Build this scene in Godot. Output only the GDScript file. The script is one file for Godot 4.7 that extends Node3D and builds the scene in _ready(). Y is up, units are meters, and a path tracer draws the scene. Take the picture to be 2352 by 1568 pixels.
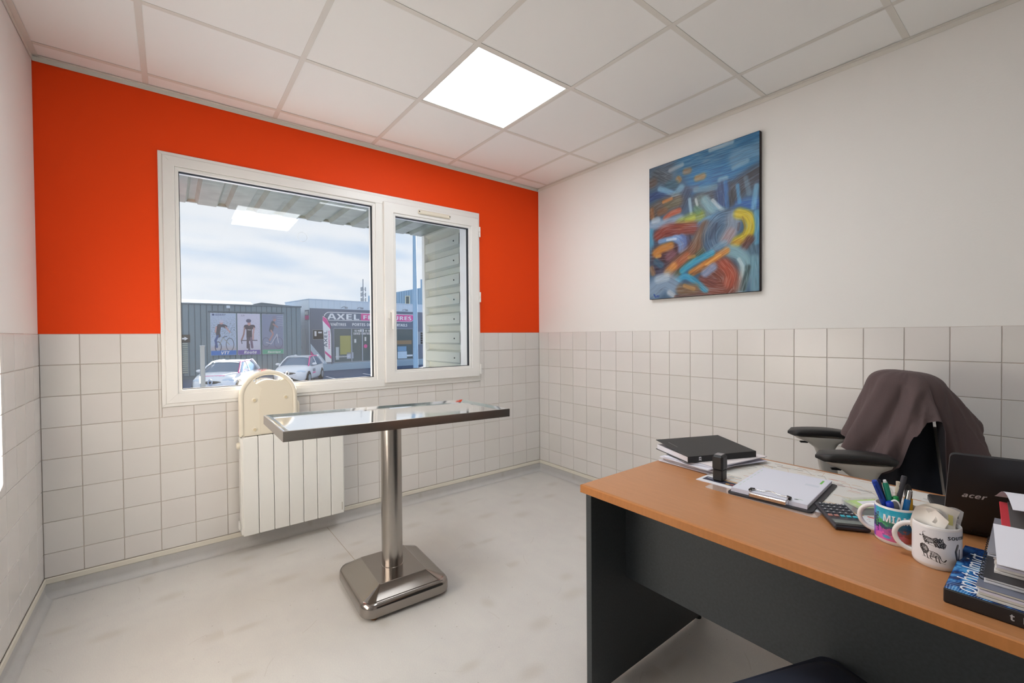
extends Node3D
# Small consultation room with an orange window wall, seen towards the window corner.
# World: right wall at x = 0, window wall at z = 0, floor at y = 0.

class Geo:
	var V := PackedVector3Array()
	var N := PackedVector3Array()
	var U := PackedVector2Array()
	var T := Transform3D.IDENTITY

	func v3(a: Vector3, b: Vector3, c: Vector3, na: Vector3, nb: Vector3, nc: Vector3, ua := Vector2.ZERO, ub := Vector2.ZERO, uc := Vector2.ZERO) -> void:
		V.append(T * a); V.append(T * c); V.append(T * b)
		N.append((T.basis * na).normalized()); N.append((T.basis * nc).normalized()); N.append((T.basis * nb).normalized())
		U.append(ua); U.append(uc); U.append(ub)

	func tri(a: Vector3, b: Vector3, c: Vector3, n := Vector3.ZERO) -> void:
		var m := (b - a).cross(c - a).normalized()
		if n != Vector3.ZERO and m.dot(n) < 0.0:
			v3(a, c, b, -m, -m, -m)
		else:
			v3(a, b, c, m, m, m)

	func quad(a: Vector3, b: Vector3, c: Vector3, d: Vector3, n := Vector3.ZERO) -> void:
		var m := (c - a).cross(d - b).normalized()
		if n != Vector3.ZERO and m.dot(n) < 0.0:
			v3(a, d, c, -m, -m, -m)
			v3(a, c, b, -m, -m, -m)
		else:
			v3(a, b, c, m, m, m)
			v3(a, c, d, m, m, m)

	# a picture card: corners counter-clockwise from bottom left
	func card(a: Vector3, b: Vector3, c: Vector3, d: Vector3) -> void:
		var m := (c - a).cross(d - b).normalized()
		v3(a, b, c, m, m, m, Vector2(0, 1), Vector2(1, 1), Vector2(1, 0))
		v3(a, c, d, m, m, m, Vector2(0, 1), Vector2(1, 0), Vector2(0, 0))

	func box(c: Vector3, s: Vector3, bev := 0.0) -> void:
		var h := s / 2.0
		var b: float = min(bev, min(h.x, min(h.y, h.z)) * 0.98)
		for ax in 3:
			var a1 := (ax + 1) % 3
			var a2 := (ax + 2) % 3
			for sg in [-1.0, 1.0]:
				var p: Array[Vector3] = []
				for q in [[-1, -1], [1, -1], [1, 1], [-1, 1]]:
					var w := Vector3.ZERO
					w[ax] = sg * h[ax]
					w[a1] = q[0] * (h[a1] - b)
					w[a2] = q[1] * (h[a2] - b)
					p.append(c + w)
				var n := Vector3.ZERO
				n[ax] = sg
				quad(p[0], p[1], p[2], p[3], n)
		if b <= 0.0:
			return
		for ax in 3:
			var a1 := (ax + 1) % 3
			var a2 := (ax + 2) % 3
			for s1 in [-1.0, 1.0]:
				for s2 in [-1.0, 1.0]:
					var p: Array[Vector3] = []
					for q in [[-1, 0], [1, 0], [1, 1], [-1, 1]]:
						var w := Vector3.ZERO
						w[ax] = q[0] * (h[ax] - b)
						w[a1] = s1 * (h[a1] - (b if q[1] == 1 else 0.0))
						w[a2] = s2 * (h[a2] - (0.0 if q[1] == 1 else b))
						p.append(c + w)
					var n := Vector3.ZERO
					n[a1] = s1
					n[a2] = s2
					quad(p[0], p[1], p[2], p[3], n)
		for sx in [-1.0, 1.0]:
			for sy in [-1.0, 1.0]:
				for sz in [-1.0, 1.0]:
					tri(c + Vector3(sx * h.x, sy * (h.y - b), sz * (h.z - b)), c + Vector3(sx * (h.x - b), sy * h.y, sz * (h.z - b)), c + Vector3(sx * (h.x - b), sy * (h.y - b), sz * h.z), Vector3(sx, sy, sz))

	# box given by its two corners
	func span(a: Vector3, b: Vector3, bev := 0.0) -> void:
		box((a + b) / 2.0, (b - a).abs(), bev)

	# smooth surface of points f(u, v), u and v in 0..1
	func grid(nu: int, nv: int, f: Callable, flip := false) -> void:
		var p: Array = []
		for i in nu + 1:
			var row := PackedVector3Array()
			for j in nv + 1:
				row.append(f.call(float(i) / nu, float(j) / nv))
			p.append(row)
		rows(p, flip)

	func rows(p: Array, flip := false, closed := false) -> void:
		var nu := p.size() - 1
		var nv: int = p[0].size() - 1
		var nn: Array = []
		for i in nu + 1:
			var row := PackedVector3Array()
			for j in nv + 1:
				var ia: int = max(i - 1, 0)
				var ib: int = min(i + 1, nu)
				var ja: int = max(j - 1, 0)
				var jb: int = min(j + 1, nv)
				if closed:
					ja = posmod(j - 1, nv)
					jb = (j + 1) % nv
				var du: Vector3 = p[ib][j] - p[ia][j]
				var dv: Vector3 = p[i][jb] - p[i][ja]
				var n := du.cross(dv)
				if n.length_squared() < 1e-18:
					var i2: int = i + 1 if i == 0 else i - 1
					n = (p[ib][j] - p[ia][j]).cross(p[i2][jb] - p[i2][ja])
				row.append(n.normalized() * (-1.0 if flip else 1.0))
			nn.append(row)
		for i in nu:
			for j in nv:
				var a: Vector3 = p[i][j]
				var b: Vector3 = p[i + 1][j]
				var c: Vector3 = p[i + 1][j + 1]
				var d: Vector3 = p[i][j + 1]
				var ua := Vector2(float(j) / nv, 1.0 - float(i) / nu)
				var ub := Vector2(float(j) / nv, 1.0 - float(i + 1) / nu)
				var uc := Vector2(float(j + 1) / nv, 1.0 - float(i + 1) / nu)
				var ud := Vector2(float(j + 1) / nv, 1.0 - float(i) / nu)
				if flip:
					v3(a, c, b, nn[i][j], nn[i + 1][j + 1], nn[i + 1][j], ua, uc, ub)
					v3(a, d, c, nn[i][j], nn[i][j + 1], nn[i + 1][j + 1], ua, ud, uc)
				else:
					v3(a, b, c, nn[i][j], nn[i + 1][j], nn[i + 1][j + 1], ua, ub, uc)
					v3(a, c, d, nn[i][j], nn[i + 1][j + 1], nn[i][j + 1], ua, uc, ud)

	# profile of (radius, height) pairs turned round y; going up on the outside
	func lathe(prof: Array, seg := 24, sharp := 0.8) -> void:
		var m := prof.size()
		for k in m - 1:
			var a: Vector2 = prof[k]
			var b: Vector2 = prof[k + 1]
			var d := (b - a).normalized()
			var n := Vector2(d.y, -d.x)
			var na := n
			var nb := n
			if k > 0:
				var e: Vector2 = (a - prof[k - 1]).normalized()
				var q := Vector2(e.y, -e.x)
				if q.dot(n) > sharp:
					na = (q + n).normalized()
			if k < m - 2:
				var e: Vector2 = (prof[k + 2] - b).normalized()
				var q := Vector2(e.y, -e.x)
				if q.dot(n) > sharp:
					nb = (q + n).normalized()
			for i in seg:
				var t0 := TAU * i / seg
				var t1 := TAU * (i + 1) / seg
				var d0 := Vector3(cos(t0), 0, -sin(t0))
				var d1 := Vector3(cos(t1), 0, -sin(t1))
				var p0 := d0 * a.x + Vector3.UP * a.y
				var p1 := d1 * a.x + Vector3.UP * a.y
				var p2 := d1 * b.x + Vector3.UP * b.y
				var p3 := d0 * b.x + Vector3.UP * b.y
				var n0 := d0 * na.x + Vector3.UP * na.y
				var n1 := d1 * na.x + Vector3.UP * na.y
				var n2 := d1 * nb.x + Vector3.UP * nb.y
				var n3 := d0 * nb.x + Vector3.UP * nb.y
				var va := 1.0 - float(k) / (m - 1)
				var vb := 1.0 - float(k + 1) / (m - 1)
				var u0 := float(i) / seg
				var u1 := float(i + 1) / seg
				if a.x > 1e-6:
					v3(p0, p1, p2, n0, n1, n2, Vector2(u0, va), Vector2(u1, va), Vector2(u1, vb))
				if b.x > 1e-6:
					v3(p0, p2, p3, n0, n2, n3, Vector2(u0, va), Vector2(u1, vb), Vector2(u0, vb))

	# round bar along a path; r is one radius or one for each point
	func tube(pts: Array, r, seg := 8, caps := true) -> void:
		var p: Array = []
		var up := Vector3.UP
		var m := pts.size()
		for k in m:
			var d: Vector3 = (pts[min(k + 1, m - 1)] - pts[max(k - 1, 0)]).normalized()
			if abs(d.dot(up)) > 0.95:
				up = Vector3.RIGHT if abs(d.x) < 0.9 else Vector3.BACK
			var s := d.cross(up).normalized()
			up = s.cross(d).normalized()
			var rr: float = r[k] if r is Array else r
			var row := PackedVector3Array()
			for i in seg + 1:
				var t := TAU * i / seg
				row.append(pts[k] + (s * cos(t) + up * sin(t)) * rr)
			p.append(row)
		rows(p, true, true)
		if caps:
			for e in [0, m - 1]:
				var n: Vector3 = (pts[0] - pts[1]) if e == 0 else (pts[m - 1] - pts[m - 2])
				for i in seg:
					tri(pts[e], p[e][i], p[e][i + 1], n)

	# outline in the xy plane, drawn out from z0 to z1
	func prism(poly: PackedVector2Array, z0: float, z1: float) -> void:
		var idx := Geometry2D.triangulate_polygon(poly)
		for k in range(0, idx.size(), 3):
			var a := poly[idx[k]]
			var b := poly[idx[k + 1]]
			var c := poly[idx[k + 2]]
			tri(Vector3(a.x, a.y, z1), Vector3(b.x, b.y, z1), Vector3(c.x, c.y, z1), Vector3(0, 0, z1 - z0))
			tri(Vector3(a.x, a.y, z0), Vector3(b.x, b.y, z0), Vector3(c.x, c.y, z0), Vector3(0, 0, z0 - z1))
		var m := poly.size()
		var ccw := not Geometry2D.is_polygon_clockwise(poly)
		for k in m:
			var a := poly[k]
			var b := poly[(k + 1) % m]
			var e := b - a
			var n := Vector3(e.y, -e.x, 0) * (1.0 if ccw else -1.0)
			quad(Vector3(a.x, a.y, z0), Vector3(b.x, b.y, z0), Vector3(b.x, b.y, z1), Vector3(a.x, a.y, z1), n)

	func ellipsoid(c: Vector3, r: Vector3, nu := 10, nv := 14) -> void:
		var p: Array = []
		for i in nu + 1:
			var a := PI * i / nu - PI / 2
			var row := PackedVector3Array()
			for j in nv + 1:
				var b := TAU * j / nv
				row.append(c + Vector3(cos(a) * cos(b) * r.x, sin(a) * r.y, cos(a) * sin(b) * r.z))
			p.append(row)
		rows(p, false, true)

	func mesh(m: Material) -> ArrayMesh:
		var arr: Array = []
		arr.resize(Mesh.ARRAY_MAX)
		arr[Mesh.ARRAY_VERTEX] = V
		arr[Mesh.ARRAY_NORMAL] = N
		arr[Mesh.ARRAY_TEX_UV] = U
		var out := ArrayMesh.new()
		out.add_surface_from_arrays(Mesh.PRIMITIVE_TRIANGLES, arr)
		out.surface_set_material(0, m)
		return out

var M := {}
var used := {}
var rng := RandomNumberGenerator.new()

func numbered(called: String) -> String:
	var k: int = used.get(called, 0)
	used[called] = k + 1
	return called if k == 0 else "%s_%03d" % [called, k]

func thing(called: String, label: String, category: String, at := Vector3.ZERO, turn := 0.0, group := "") -> Node3D:
	var o := Node3D.new()
	o.name = numbered(called)
	add_child(o)
	o.position = at
	o.rotation.y = turn
	o.set_meta("label", label)
	o.set_meta("category", category)
	if group:
		o.set_meta("group", group)
	return o

func struct(called: String, at := Vector3.ZERO) -> Node3D:
	var o := Node3D.new()
	o.name = called
	add_child(o)
	o.position = at
	o.set_meta("kind", "structure")
	return o

func part(parent: Node3D, called: String, g: Geo, m: Material, label := "") -> MeshInstance3D:
	return placed(parent, called, g.mesh(m), Transform3D.IDENTITY, label)

func placed(parent: Node3D, called: String, mesh: Mesh, x := Transform3D.IDENTITY, label := "") -> MeshInstance3D:
	var o := MeshInstance3D.new()
	o.name = called
	o.mesh = mesh
	o.transform = x
	parent.add_child(o, true)
	if label:
		o.set_meta("label", label)
	return o

func copy(o: Node3D, at: Vector3, turn: float, label := "") -> Node3D:
	var base: String = str(o.name)
	var c: Node3D = o.duplicate()
	c.name = numbered(base)
	add_child(c)
	c.position = at
	c.rotation.y = turn
	if label:
		c.set_meta("label", label)
	return c

func mat(col: Color, rough := 0.6, metal := 0.0, spec := 0.5) -> StandardMaterial3D:
	var m := StandardMaterial3D.new()
	m.albedo_color = col
	m.roughness = rough
	m.metallic = metal
	m.metallic_specular = spec
	return m

func rgb(r: int, g: int, b: int) -> Color:
	return Color(r / 255.0, g / 255.0, b / 255.0)

func noise_tex(fr: float, lo: Color, hi: Color, sz := 512, oct := 4, normal := false, seed_ := 1, kind := FastNoiseLite.TYPE_SIMPLEX_SMOOTH) -> NoiseTexture2D:
	var n := FastNoiseLite.new()
	n.seed = seed_
	n.frequency = fr
	n.fractal_octaves = oct
	n.noise_type = kind
	var t := NoiseTexture2D.new()
	t.width = sz
	t.height = sz
	t.seamless = true
	t.noise = n
	if normal:
		t.as_normal_map = true
		t.bump_strength = 2.0
	else:
		var g := Gradient.new()
		g.set_color(0, lo)
		g.set_color(1, hi)
		t.color_ramp = g
	return t

func tri_tex(m: StandardMaterial3D, t: Texture2D, scale: Vector3, world := true) -> void:
	m.albedo_texture = t
	m.uv1_triplanar = true
	m.uv1_world_triplanar = world
	m.uv1_scale = scale

func rrect(w: float, h: float, r: float, seg := 5) -> PackedVector2Array:
	var p := PackedVector2Array()
	for k in 4:
		var c := Vector2((w / 2 - r) * [1, -1, -1, 1][k], (h / 2 - r) * [1, 1, -1, -1][k])
		for i in seg + 1:
			var a := PI / 2 * k + PI / 2 * i / seg
			p.append(c + Vector2(cos(a), sin(a)) * r)
	return p

func at_x(o: Vector3, turn := 0.0) -> Transform3D:
	return Transform3D(Basis(Vector3.UP, turn), o)

# lettering: flat letters of a given height (capital letters), centred or from the left, in the xy plane, facing +z
func letters(txt: String, height: float, weight := 400, align := 0, depth := 0.001, serif := false, width := 0.0, italic := 0.0) -> Array:
	var f := SystemFont.new()
	f.font_names = PackedStringArray(["Droid Serif" if serif else "Droid Sans"])
	f.font_weight = weight
	var t := TextMesh.new()
	t.font = f
	t.font_size = 64
	t.pixel_size = 0.01
	t.depth = 0.01
	t.text = txt
	t.curve_step = 2.0
	var out: Array = []
	var lo := Vector3(1e9, 1e9, 1e9)
	var hi := -lo
	for s in t.get_surface_count():
		var arr := t.surface_get_arrays(s)
		var vs: PackedVector3Array = arr[Mesh.ARRAY_VERTEX]
		var idx = arr[Mesh.ARRAY_INDEX]
		if idx == null or idx.size() == 0:
			idx = range(vs.size())
		for i in idx:
			out.append(vs[i])
			lo = lo.min(vs[i])
			hi = hi.max(vs[i])
	var k: float = height / (hi.y - lo.y)
	var kx: float = k if width <= 0.0 else width / (hi.x - lo.x)
	for i in out.size():
		var v: Vector3 = out[i] - lo
		var x := v.x * kx
		if align == 0:
			x -= (hi.x - lo.x) * kx / 2
		elif align > 0:
			x -= (hi.x - lo.x) * kx
		out[i] = Vector3(x + v.y * k * italic, v.y * k, v.z / 0.01 * depth)
	return out

func put_letters(g: Geo, tris: Array, x := Transform3D.IDENTITY) -> void:
	for k in range(0, tris.size() - 2, 3):
		var a: Vector3 = x * (tris[k] as Vector3)
		var b: Vector3 = x * (tris[k + 2] as Vector3)
		var c: Vector3 = x * (tris[k + 1] as Vector3)
		if (b - a).cross(c - a).length_squared() > 1e-16:
			g.tri(a, b, c)

func text_part(parent: Node3D, txt: String, height: float, m: Material, x: Transform3D, weight := 400, align := 0, depth := 0.001, serif := false, width := 0.0, italic := 0.0, called := "lettering") -> MeshInstance3D:
	var g := Geo.new()
	put_letters(g, letters(txt, height, weight, align, depth, serif, width, italic), x)
	return part(parent, called, g, m)

# ---- drawing into pictures (prints, posters, the painting) ----
func new_image(w: int, h: int, c: Color) -> Image:
	var im := Image.create(w, h, false, Image.FORMAT_RGB8)
	im.fill(c)
	return im

func blend_px(im: Image, x: int, y: int, c: Color, a: float) -> void:
	if x >= 0 and y >= 0 and x < im.get_width() and y < im.get_height() and a > 0.0:
		im.set_pixel(x, y, im.get_pixel(x, y).lerp(c, min(a, 1.0)))

func brush(im: Image, pts: Array, w: float, c: Color, a := 1.0, soft := 0.5, streak := 0.0, nz: FastNoiseLite = null) -> void:
	var lo := Vector2(1e9, 1e9)
	var hi := -lo
	for p: Vector2 in pts:
		lo = lo.min(p)
		hi = hi.max(p)
	var r := w
	for y in range(max(0, int(lo.y - r)), min(im.get_height(), int(hi.y + r) + 1)):
		for x in range(max(0, int(lo.x - r)), min(im.get_width(), int(hi.x + r) + 1)):
			var q := Vector2(x + 0.5, y + 0.5)
			var best := 1e9
			var side := 0.0
			var along := 0.0
			var run := 0.0
			for k in max(1, pts.size() - 1):
				var p0: Vector2 = pts[k]
				var p1: Vector2 = pts[min(k + 1, pts.size() - 1)]
				var e := p1 - p0
				var l := e.length()
				var t := 0.0 if l < 1e-5 else clampf((q - p0).dot(e) / (l * l), 0, 1)
				var d := q.distance_to(p0 + e * t)
				if d < best:
					best = d
					side = e.cross(q - p0) / max(l, 1e-5)
					along = run + t * l
				run += l
			if best >= r:
				continue
			var f := 1.0 - smoothstep(r * (1.0 - soft), r, best)
			var cc := c
			if streak > 0.0 and nz:
				var n := nz.get_noise_2d(side * 1.5, along * 0.10)
				f *= clampf(1.0 - streak * (0.4 + 1.2 * n), 0.0, 1.0)
				cc = c.lightened(clampf(n * 0.5, 0, 0.4)) if n > 0 else c.darkened(clampf(-n * 0.5, 0, 0.4))
			blend_px(im, x, y, cc, f * a)

func dab(im: Image, cx: float, cy: float, rx: float, ry: float, c: Color, a := 1.0, soft := 0.2) -> void:
	for y in range(int(cy - ry) - 1, int(cy + ry) + 2):
		for x in range(int(cx - rx) - 1, int(cx + rx) + 2):
			var d := Vector2((x + 0.5 - cx) / rx, (y + 0.5 - cy) / ry).length()
			if d < 1.0:
				blend_px(im, x, y, c, a * (1.0 - smoothstep(1.0 - soft, 1.0, d)))

func fill_poly(im: Image, pts: PackedVector2Array, c: Color, a := 1.0, hatch := 0.0, nz: FastNoiseLite = null) -> void:
	var lo := pts[0]
	var hi := pts[0]
	for p in pts:
		lo = lo.min(p)
		hi = hi.max(p)
	for y in range(int(lo.y), int(hi.y) + 1):
		for x in range(int(lo.x), int(hi.x) + 1):
			if Geometry2D.is_point_in_polygon(Vector2(x + 0.5, y + 0.5), pts):
				var k := a
				if nz and nz.get_noise_2d(x * 2.2 + y * 1.2, y * 3.0 - x * 1.6) < hatch - 0.08:
					k *= 0.15
				blend_px(im, x, y, c, k)

func ring(im: Image, cx: float, cy: float, rx: float, ry: float, w: float, c: Color, a := 1.0) -> void:
	var pts: Array = []
	for k in 25:
		pts.append(Vector2(cx + cos(TAU * k / 24) * rx, cy + sin(TAU * k / 24) * ry))
	brush(im, pts, w, c, a, 0.6)

func printed(im: Image, rough := 0.6, spec := 0.5) -> StandardMaterial3D:
	var m := mat(Color.WHITE, rough, 0.0, spec)
	m.albedo_texture = ImageTexture.create_from_image(im)
	m.texture_repeat = false
	return m

# =====================================================================
const ROOM_L := -3.147
const ROOM_B := 4.3
const CEIL := 2.56
const TILE_TOP := 1.26
const TILE := 0.15
const DESK_Y := 0.735

func _ready() -> void:
	rng.seed = 7
	# ---- camera ----
	var cam := Camera3D.new()
	cam.name = "camera"
	add_child(cam)
	cam.position = Vector3(-2.6567, 1.2372, 3.0006)
	cam.rotation = Vector3(-0.01439, -0.66296, -0.00768)
	cam.fov = 75.93
	cam.near = 0.05
	cam.far = 400.0
	cam.current = true
	# ---- sky, sun, exposure ----
	var sun_to := Vector3(0.67 * 0.956, 0.292, -0.742 * 0.956).normalized()
	var env := Environment.new()
	env.background_mode = Environment.BG_SKY
	var sky := Sky.new()
	var pano := PanoramaSkyMaterial.new()
	pano.panorama = ImageTexture.create_from_image(sky_picture(sun_to))
	sky.sky_material = pano
	env.sky = sky
	env.background_energy_multiplier = SKY_ENERGY
	env.ambient_light_source = Environment.AMBIENT_SOURCE_DISABLED
	env.tonemap_mode = Environment.TONE_MAPPER_LINEAR
	env.tonemap_exposure = 1.0
	env.sdfgi_enabled = true
	env.ssao_enabled = true
	env.ssil_enabled = true
	var we := WorldEnvironment.new()
	we.name = "surroundings"
	we.environment = env
	add_child(we)
	var sun := DirectionalLight3D.new()
	sun.name = "sun"
	sun.light_color = Color(1.0, 0.97, 0.93)
	sun.light_energy = SUN_ENERGY
	sun.light_angular_distance = 0.6
	sun.shadow_enabled = true
	add_child(sun)
	sun.look_at_from_position(sun_to * 30.0, Vector3.ZERO, Vector3.UP)
	# ---- the rest ----
	materials()
	room()
	window()
	ceiling()
	outside_near()
	outside_far()
	exam_table()
	radiator()
	pet_scale()
	painting()
	desk()
	office_chair()
	stool()
	desk_papers()
	desk_small()
	mugs()
	laptop()
	book_pile()

const PANE_TILT := -0.0085
const SKY_ENERGY := 0.94
const SUN_ENERGY := 13.0
const LAMP_ENERGY := 1.0

func sky_picture(sun_to: Vector3) -> Image:
	var w := 1024
	var h := 512
	var im := Image.create(w, h, false, Image.FORMAT_RGBF)
	var n := FastNoiseLite.new()
	n.seed = 5
	n.frequency = 1.0
	n.fractal_octaves = 5
	for j in h:
		var el := PI / 2 - (j + 0.5) / h * PI
		for i in w:
			var az := (i + 0.5) / w * TAU - PI
			var d := Vector3(sin(az) * cos(el), sin(el), -cos(az) * cos(el))
			var c := Color(0.62, 0.78, 0.97)
			if d.y < 0.0:
				im.set_pixel(i, j, Color(0.45, 0.5, 0.56))
				continue
			var zen: float = clampf(d.y, 0.0, 1.0)
			c = Color(0.80, 0.90, 1.0).lerp(Color(0.40, 0.62, 0.95), pow(zen, 0.6))
			var s := d / (d.y + 0.25)
			var cl := n.get_noise_3d(s.x * 1.1 + 3.0, s.z * 2.6, 0.5) * 0.5 + n.get_noise_3d(s.x * 2.4, s.z * 6.5, 4.0) * 0.3
			c = c.lerp(Color(0.93, 0.98, 1.04), clampf(cl * 2.2 + 0.72, 0.0, 0.97))
			var g: float = max(0.0, d.dot(sun_to))
			c += Color(0.42, 0.38, 0.30) * pow(g, 12.0)
			im.set_pixel(i, j, c)
	return im

func materials() -> void:
	M.wall = mat(rgb(237, 235, 231), 0.75)
	M.wall.normal_enabled = true
	M.wall.normal_texture = noise_tex(0.05, Color.BLACK, Color.WHITE, 256, 3, true, 3)
	M.wall.normal_scale = 0.12
	M.wall.uv1_triplanar = true
	M.wall.uv1_world_triplanar = true
	M.wall.uv1_scale = Vector3(6, 6, 6)
	M.orange = mat(rgb(243, 70, 2), 0.62, 0.0, 0.35)
	M.orange.normal_enabled = true
	M.orange.normal_texture = M.wall.normal_texture
	M.orange.normal_scale = 0.12
	M.orange.uv1_triplanar = true
	M.orange.uv1_world_triplanar = true
	M.orange.uv1_scale = Vector3(6, 6, 6)
	M.tile = []
	for k in 4:
		M.tile.append(mat([rgb(226, 222, 218), rgb(224, 220, 215), rgb(228, 224, 220), rgb(225, 220, 216)][k], 0.22 + 0.02 * k))
	M.grout = mat(rgb(208, 197, 187), 0.9)
	M.strip = mat(rgb(226, 220, 206), 0.45)
	M.floor = mat(rgb(222, 219, 215), 0.42)
	tri_tex(M.floor, floor_tex(), Vector3(0.8, 0.8, 0.8))
	M.cove = mat(rgb(205, 203, 201), 0.5)
	tri_tex(M.cove, M.floor.albedo_texture, Vector3(1.3, 1.3, 1.3))
	M.panel = mat(rgb(245, 245, 242), 0.85)
	M.tbar = mat(rgb(226, 223, 215), 0.5)
	M.pvc = mat(rgb(240, 238, 234), 0.32)
	M.pvc2 = mat(rgb(241, 239, 235), 0.35)
	M.gasket = mat(rgb(28, 28, 30), 0.6)
	M.glass = mat(Color(1, 1, 1, 0.01), 0.0, 0.0, 0.36)
	M.glass.transparency = BaseMaterial3D.TRANSPARENCY_ALPHA
	M.lamp = mat(Color.WHITE, 0.5)
	M.lamp.emission_enabled = true
	M.lamp.emission = Color(0.955, 0.98, 1.0)
	M.lamp.emission_energy_multiplier = 3.0
	M.steel = mat(rgb(172, 166, 160), 0.24, 1.0)
	M.steel.normal_enabled = true
	M.steel.normal_texture = noise_tex(0.09, Color.BLACK, Color.WHITE, 256, 2, true, 9)
	M.steel.normal_scale = 0.05
	M.steel.uv1_triplanar = true
	M.steel.uv1_scale = Vector3(30, 0.5, 30)
	M.mirror = mat(rgb(236, 235, 234), 0.08, 1.0)
	M.mirror.normal_enabled = true
	M.mirror.normal_texture = noise_tex(0.01, Color.BLACK, Color.WHITE, 256, 2, true, 12)
	M.mirror.normal_scale = 0.06
	M.mirror.uv1_triplanar = true
	M.mirror.uv1_scale = Vector3(1.5, 1.5, 1.5)
	M.base_steel = mat(rgb(160, 153, 147), 0.16, 1.0)
	M.base_steel.normal_enabled = true
	M.base_steel.normal_texture = M.mirror.normal_texture
	M.base_steel.normal_scale = 0.06
	M.base_steel.uv1_triplanar = true
	M.base_steel.uv1_scale = Vector3(3, 3, 3)
	M.chrome = mat(rgb(215, 212, 208), 0.12, 1.0)
	M.black = mat(rgb(22, 22, 24), 0.45)
	M.rubber = mat(rgb(30, 28, 27), 0.8)
	M.enamel = mat(rgb(239, 238, 233), 0.35)
	M.cream = mat(rgb(232, 224, 206), 0.38)
	M.white = mat(rgb(238, 238, 238), 0.5)
	M.paper = mat(rgb(232, 230, 238), 0.8)
	M.wood = mat(rgb(200, 140, 92), 0.34)
	tri_tex(M.wood, wood_tex(), Vector3(2.2, 2.2, 1.1))
	M.wood_edge = mat(rgb(208, 138, 76), 0.34)
	tri_tex(M.wood_edge, M.wood.albedo_texture, Vector3(2.2, 2.2, 1.1))
	M.anthracite = mat(rgb(62, 67, 70), 0.5)
	tri_tex(M.anthracite, noise_tex(0.12, Color(0.86, 0.86, 0.86), Color(1, 1, 1), 256, 3, false, 21), Vector3(3, 3, 3))
	M.grey_plastic = mat(rgb(208, 203, 194), 0.45)
	M.pad = mat(rgb(42, 41, 41), 0.42)
	M.navy = mat(rgb(30, 32, 42), 0.8)
	M.navy_seat = mat(rgb(46, 52, 70), 0.75)
	tri_tex(M.navy_seat, noise_tex(0.3, Color(0.8, 0.8, 0.8), Color(1, 1, 1), 256, 2, false, 23), Vector3(8, 8, 8))

func floor_tex() -> Texture2D:
	var n := FastNoiseLite.new()
	n.seed = 11
	n.frequency = 0.02
	n.fractal_octaves = 4
	var f := FastNoiseLite.new()
	f.seed = 12
	f.frequency = 0.35
	f.fractal_octaves = 2
	var im := Image.create(768, 768, false, Image.FORMAT_RGB8)
	for y in 768:
		for x in 768:
			var a := float(x) / 768 * TAU
			var b := float(y) / 768 * TAU
			var v := n.get_noise_3d(cos(a) * 90, sin(a) * 90, cos(b) * 90 + sin(b) * 37) * 0.018 + f.get_noise_2d(x, y) * 0.042
			var k := 0.95 + v
			im.set_pixel(x, y, Color(k, k * (0.998 + v * 0.1), k * (0.995 - v * 0.2)))
	var r := RandomNumberGenerator.new()
	r.seed = 4
	for k in 34:
		var p := Vector2(r.randf() * 768, r.randf() * 768)
		var d := Vector2.from_angle(r.randf() * TAU) * r.randf_range(8, 60)
		brush(im, [p, p + d * 0.5 + Vector2(r.randf_range(-4, 4), r.randf_range(-4, 4)), p + d], r.randf_range(1.0, 2.6), Color(0.72, 0.68, 0.64), r.randf_range(0.06, 0.2), 0.9)
	for k in 40:
		dab(im, r.randf() * 768, r.randf() * 768, r.randf_range(0.8, 2.0), r.randf_range(0.8, 2.0), Color(0.5, 0.46, 0.42), 0.35)
	for k in 14:
		dab(im, r.randf() * 768, r.randf() * 768, r.randf_range(20, 70), r.randf_range(14, 40), Color(0.82, 0.79, 0.74), 0.28, 0.9)
	return ImageTexture.create_from_image(im)

func wood_tex() -> Texture2D:
	var n := FastNoiseLite.new()
	n.seed = 31
	n.frequency = 0.02
	n.fractal_octaves = 4
	var im := Image.create(512, 512, false, Image.FORMAT_RGB8)
	for y in 512:
		for x in 512:
			var v := n.get_noise_2d(x * 1.4, y * 0.06) * 0.018 + n.get_noise_2d(x * 9.0, y * 0.9 + 300.0) * 0.04
			var k := 0.94 + v
			im.set_pixel(x, y, Color(k, k * 0.985, k * (0.96 + v * 0.3)))
	return ImageTexture.create_from_image(im)

# =====================================================================
func tile_field(w: Node3D, x: Callable, cols: Array, rows_: Array, skip: Callable) -> void:
	var cache := {}
	for i in cols.size() - 1:
		for j in rows_.size() - 1:
			var a0: float = cols[i]
			var a1: float = cols[i + 1]
			var y0: float = rows_[j + 1]
			var y1: float = rows_[j]
			var cut: Array = skip.call(a0, a1, y0, y1)
			for c in cut:
				var g0 := 0.0013
				var sz := Vector2(c[1] - c[0] - 2 * g0, c[3] - c[2] - 2 * g0)
				if sz.x < 0.006 or sz.y < 0.006:
					continue
				var k := (i * 7 + j * 5 + (i * j) % 3) % 4
				var key := "%.3f %.3f %d" % [sz.x, sz.y, k]
				if not cache.has(key):
					var g := Geo.new()
					g.box(Vector3(0, 0, -0.003), Vector3(sz.x, sz.y, 0.006), 0.0014)
					cache[key] = g.mesh(M.tile[k])
				placed(w, "tile", cache[key], x.call((c[0] + c[1]) / 2, (c[2] + c[3]) / 2))

func tile_rows() -> Array:
	var r: Array = []
	for j in 8:
		r.append(TILE_TOP - TILE * j)
	r.append(0.096)
	return r

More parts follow.
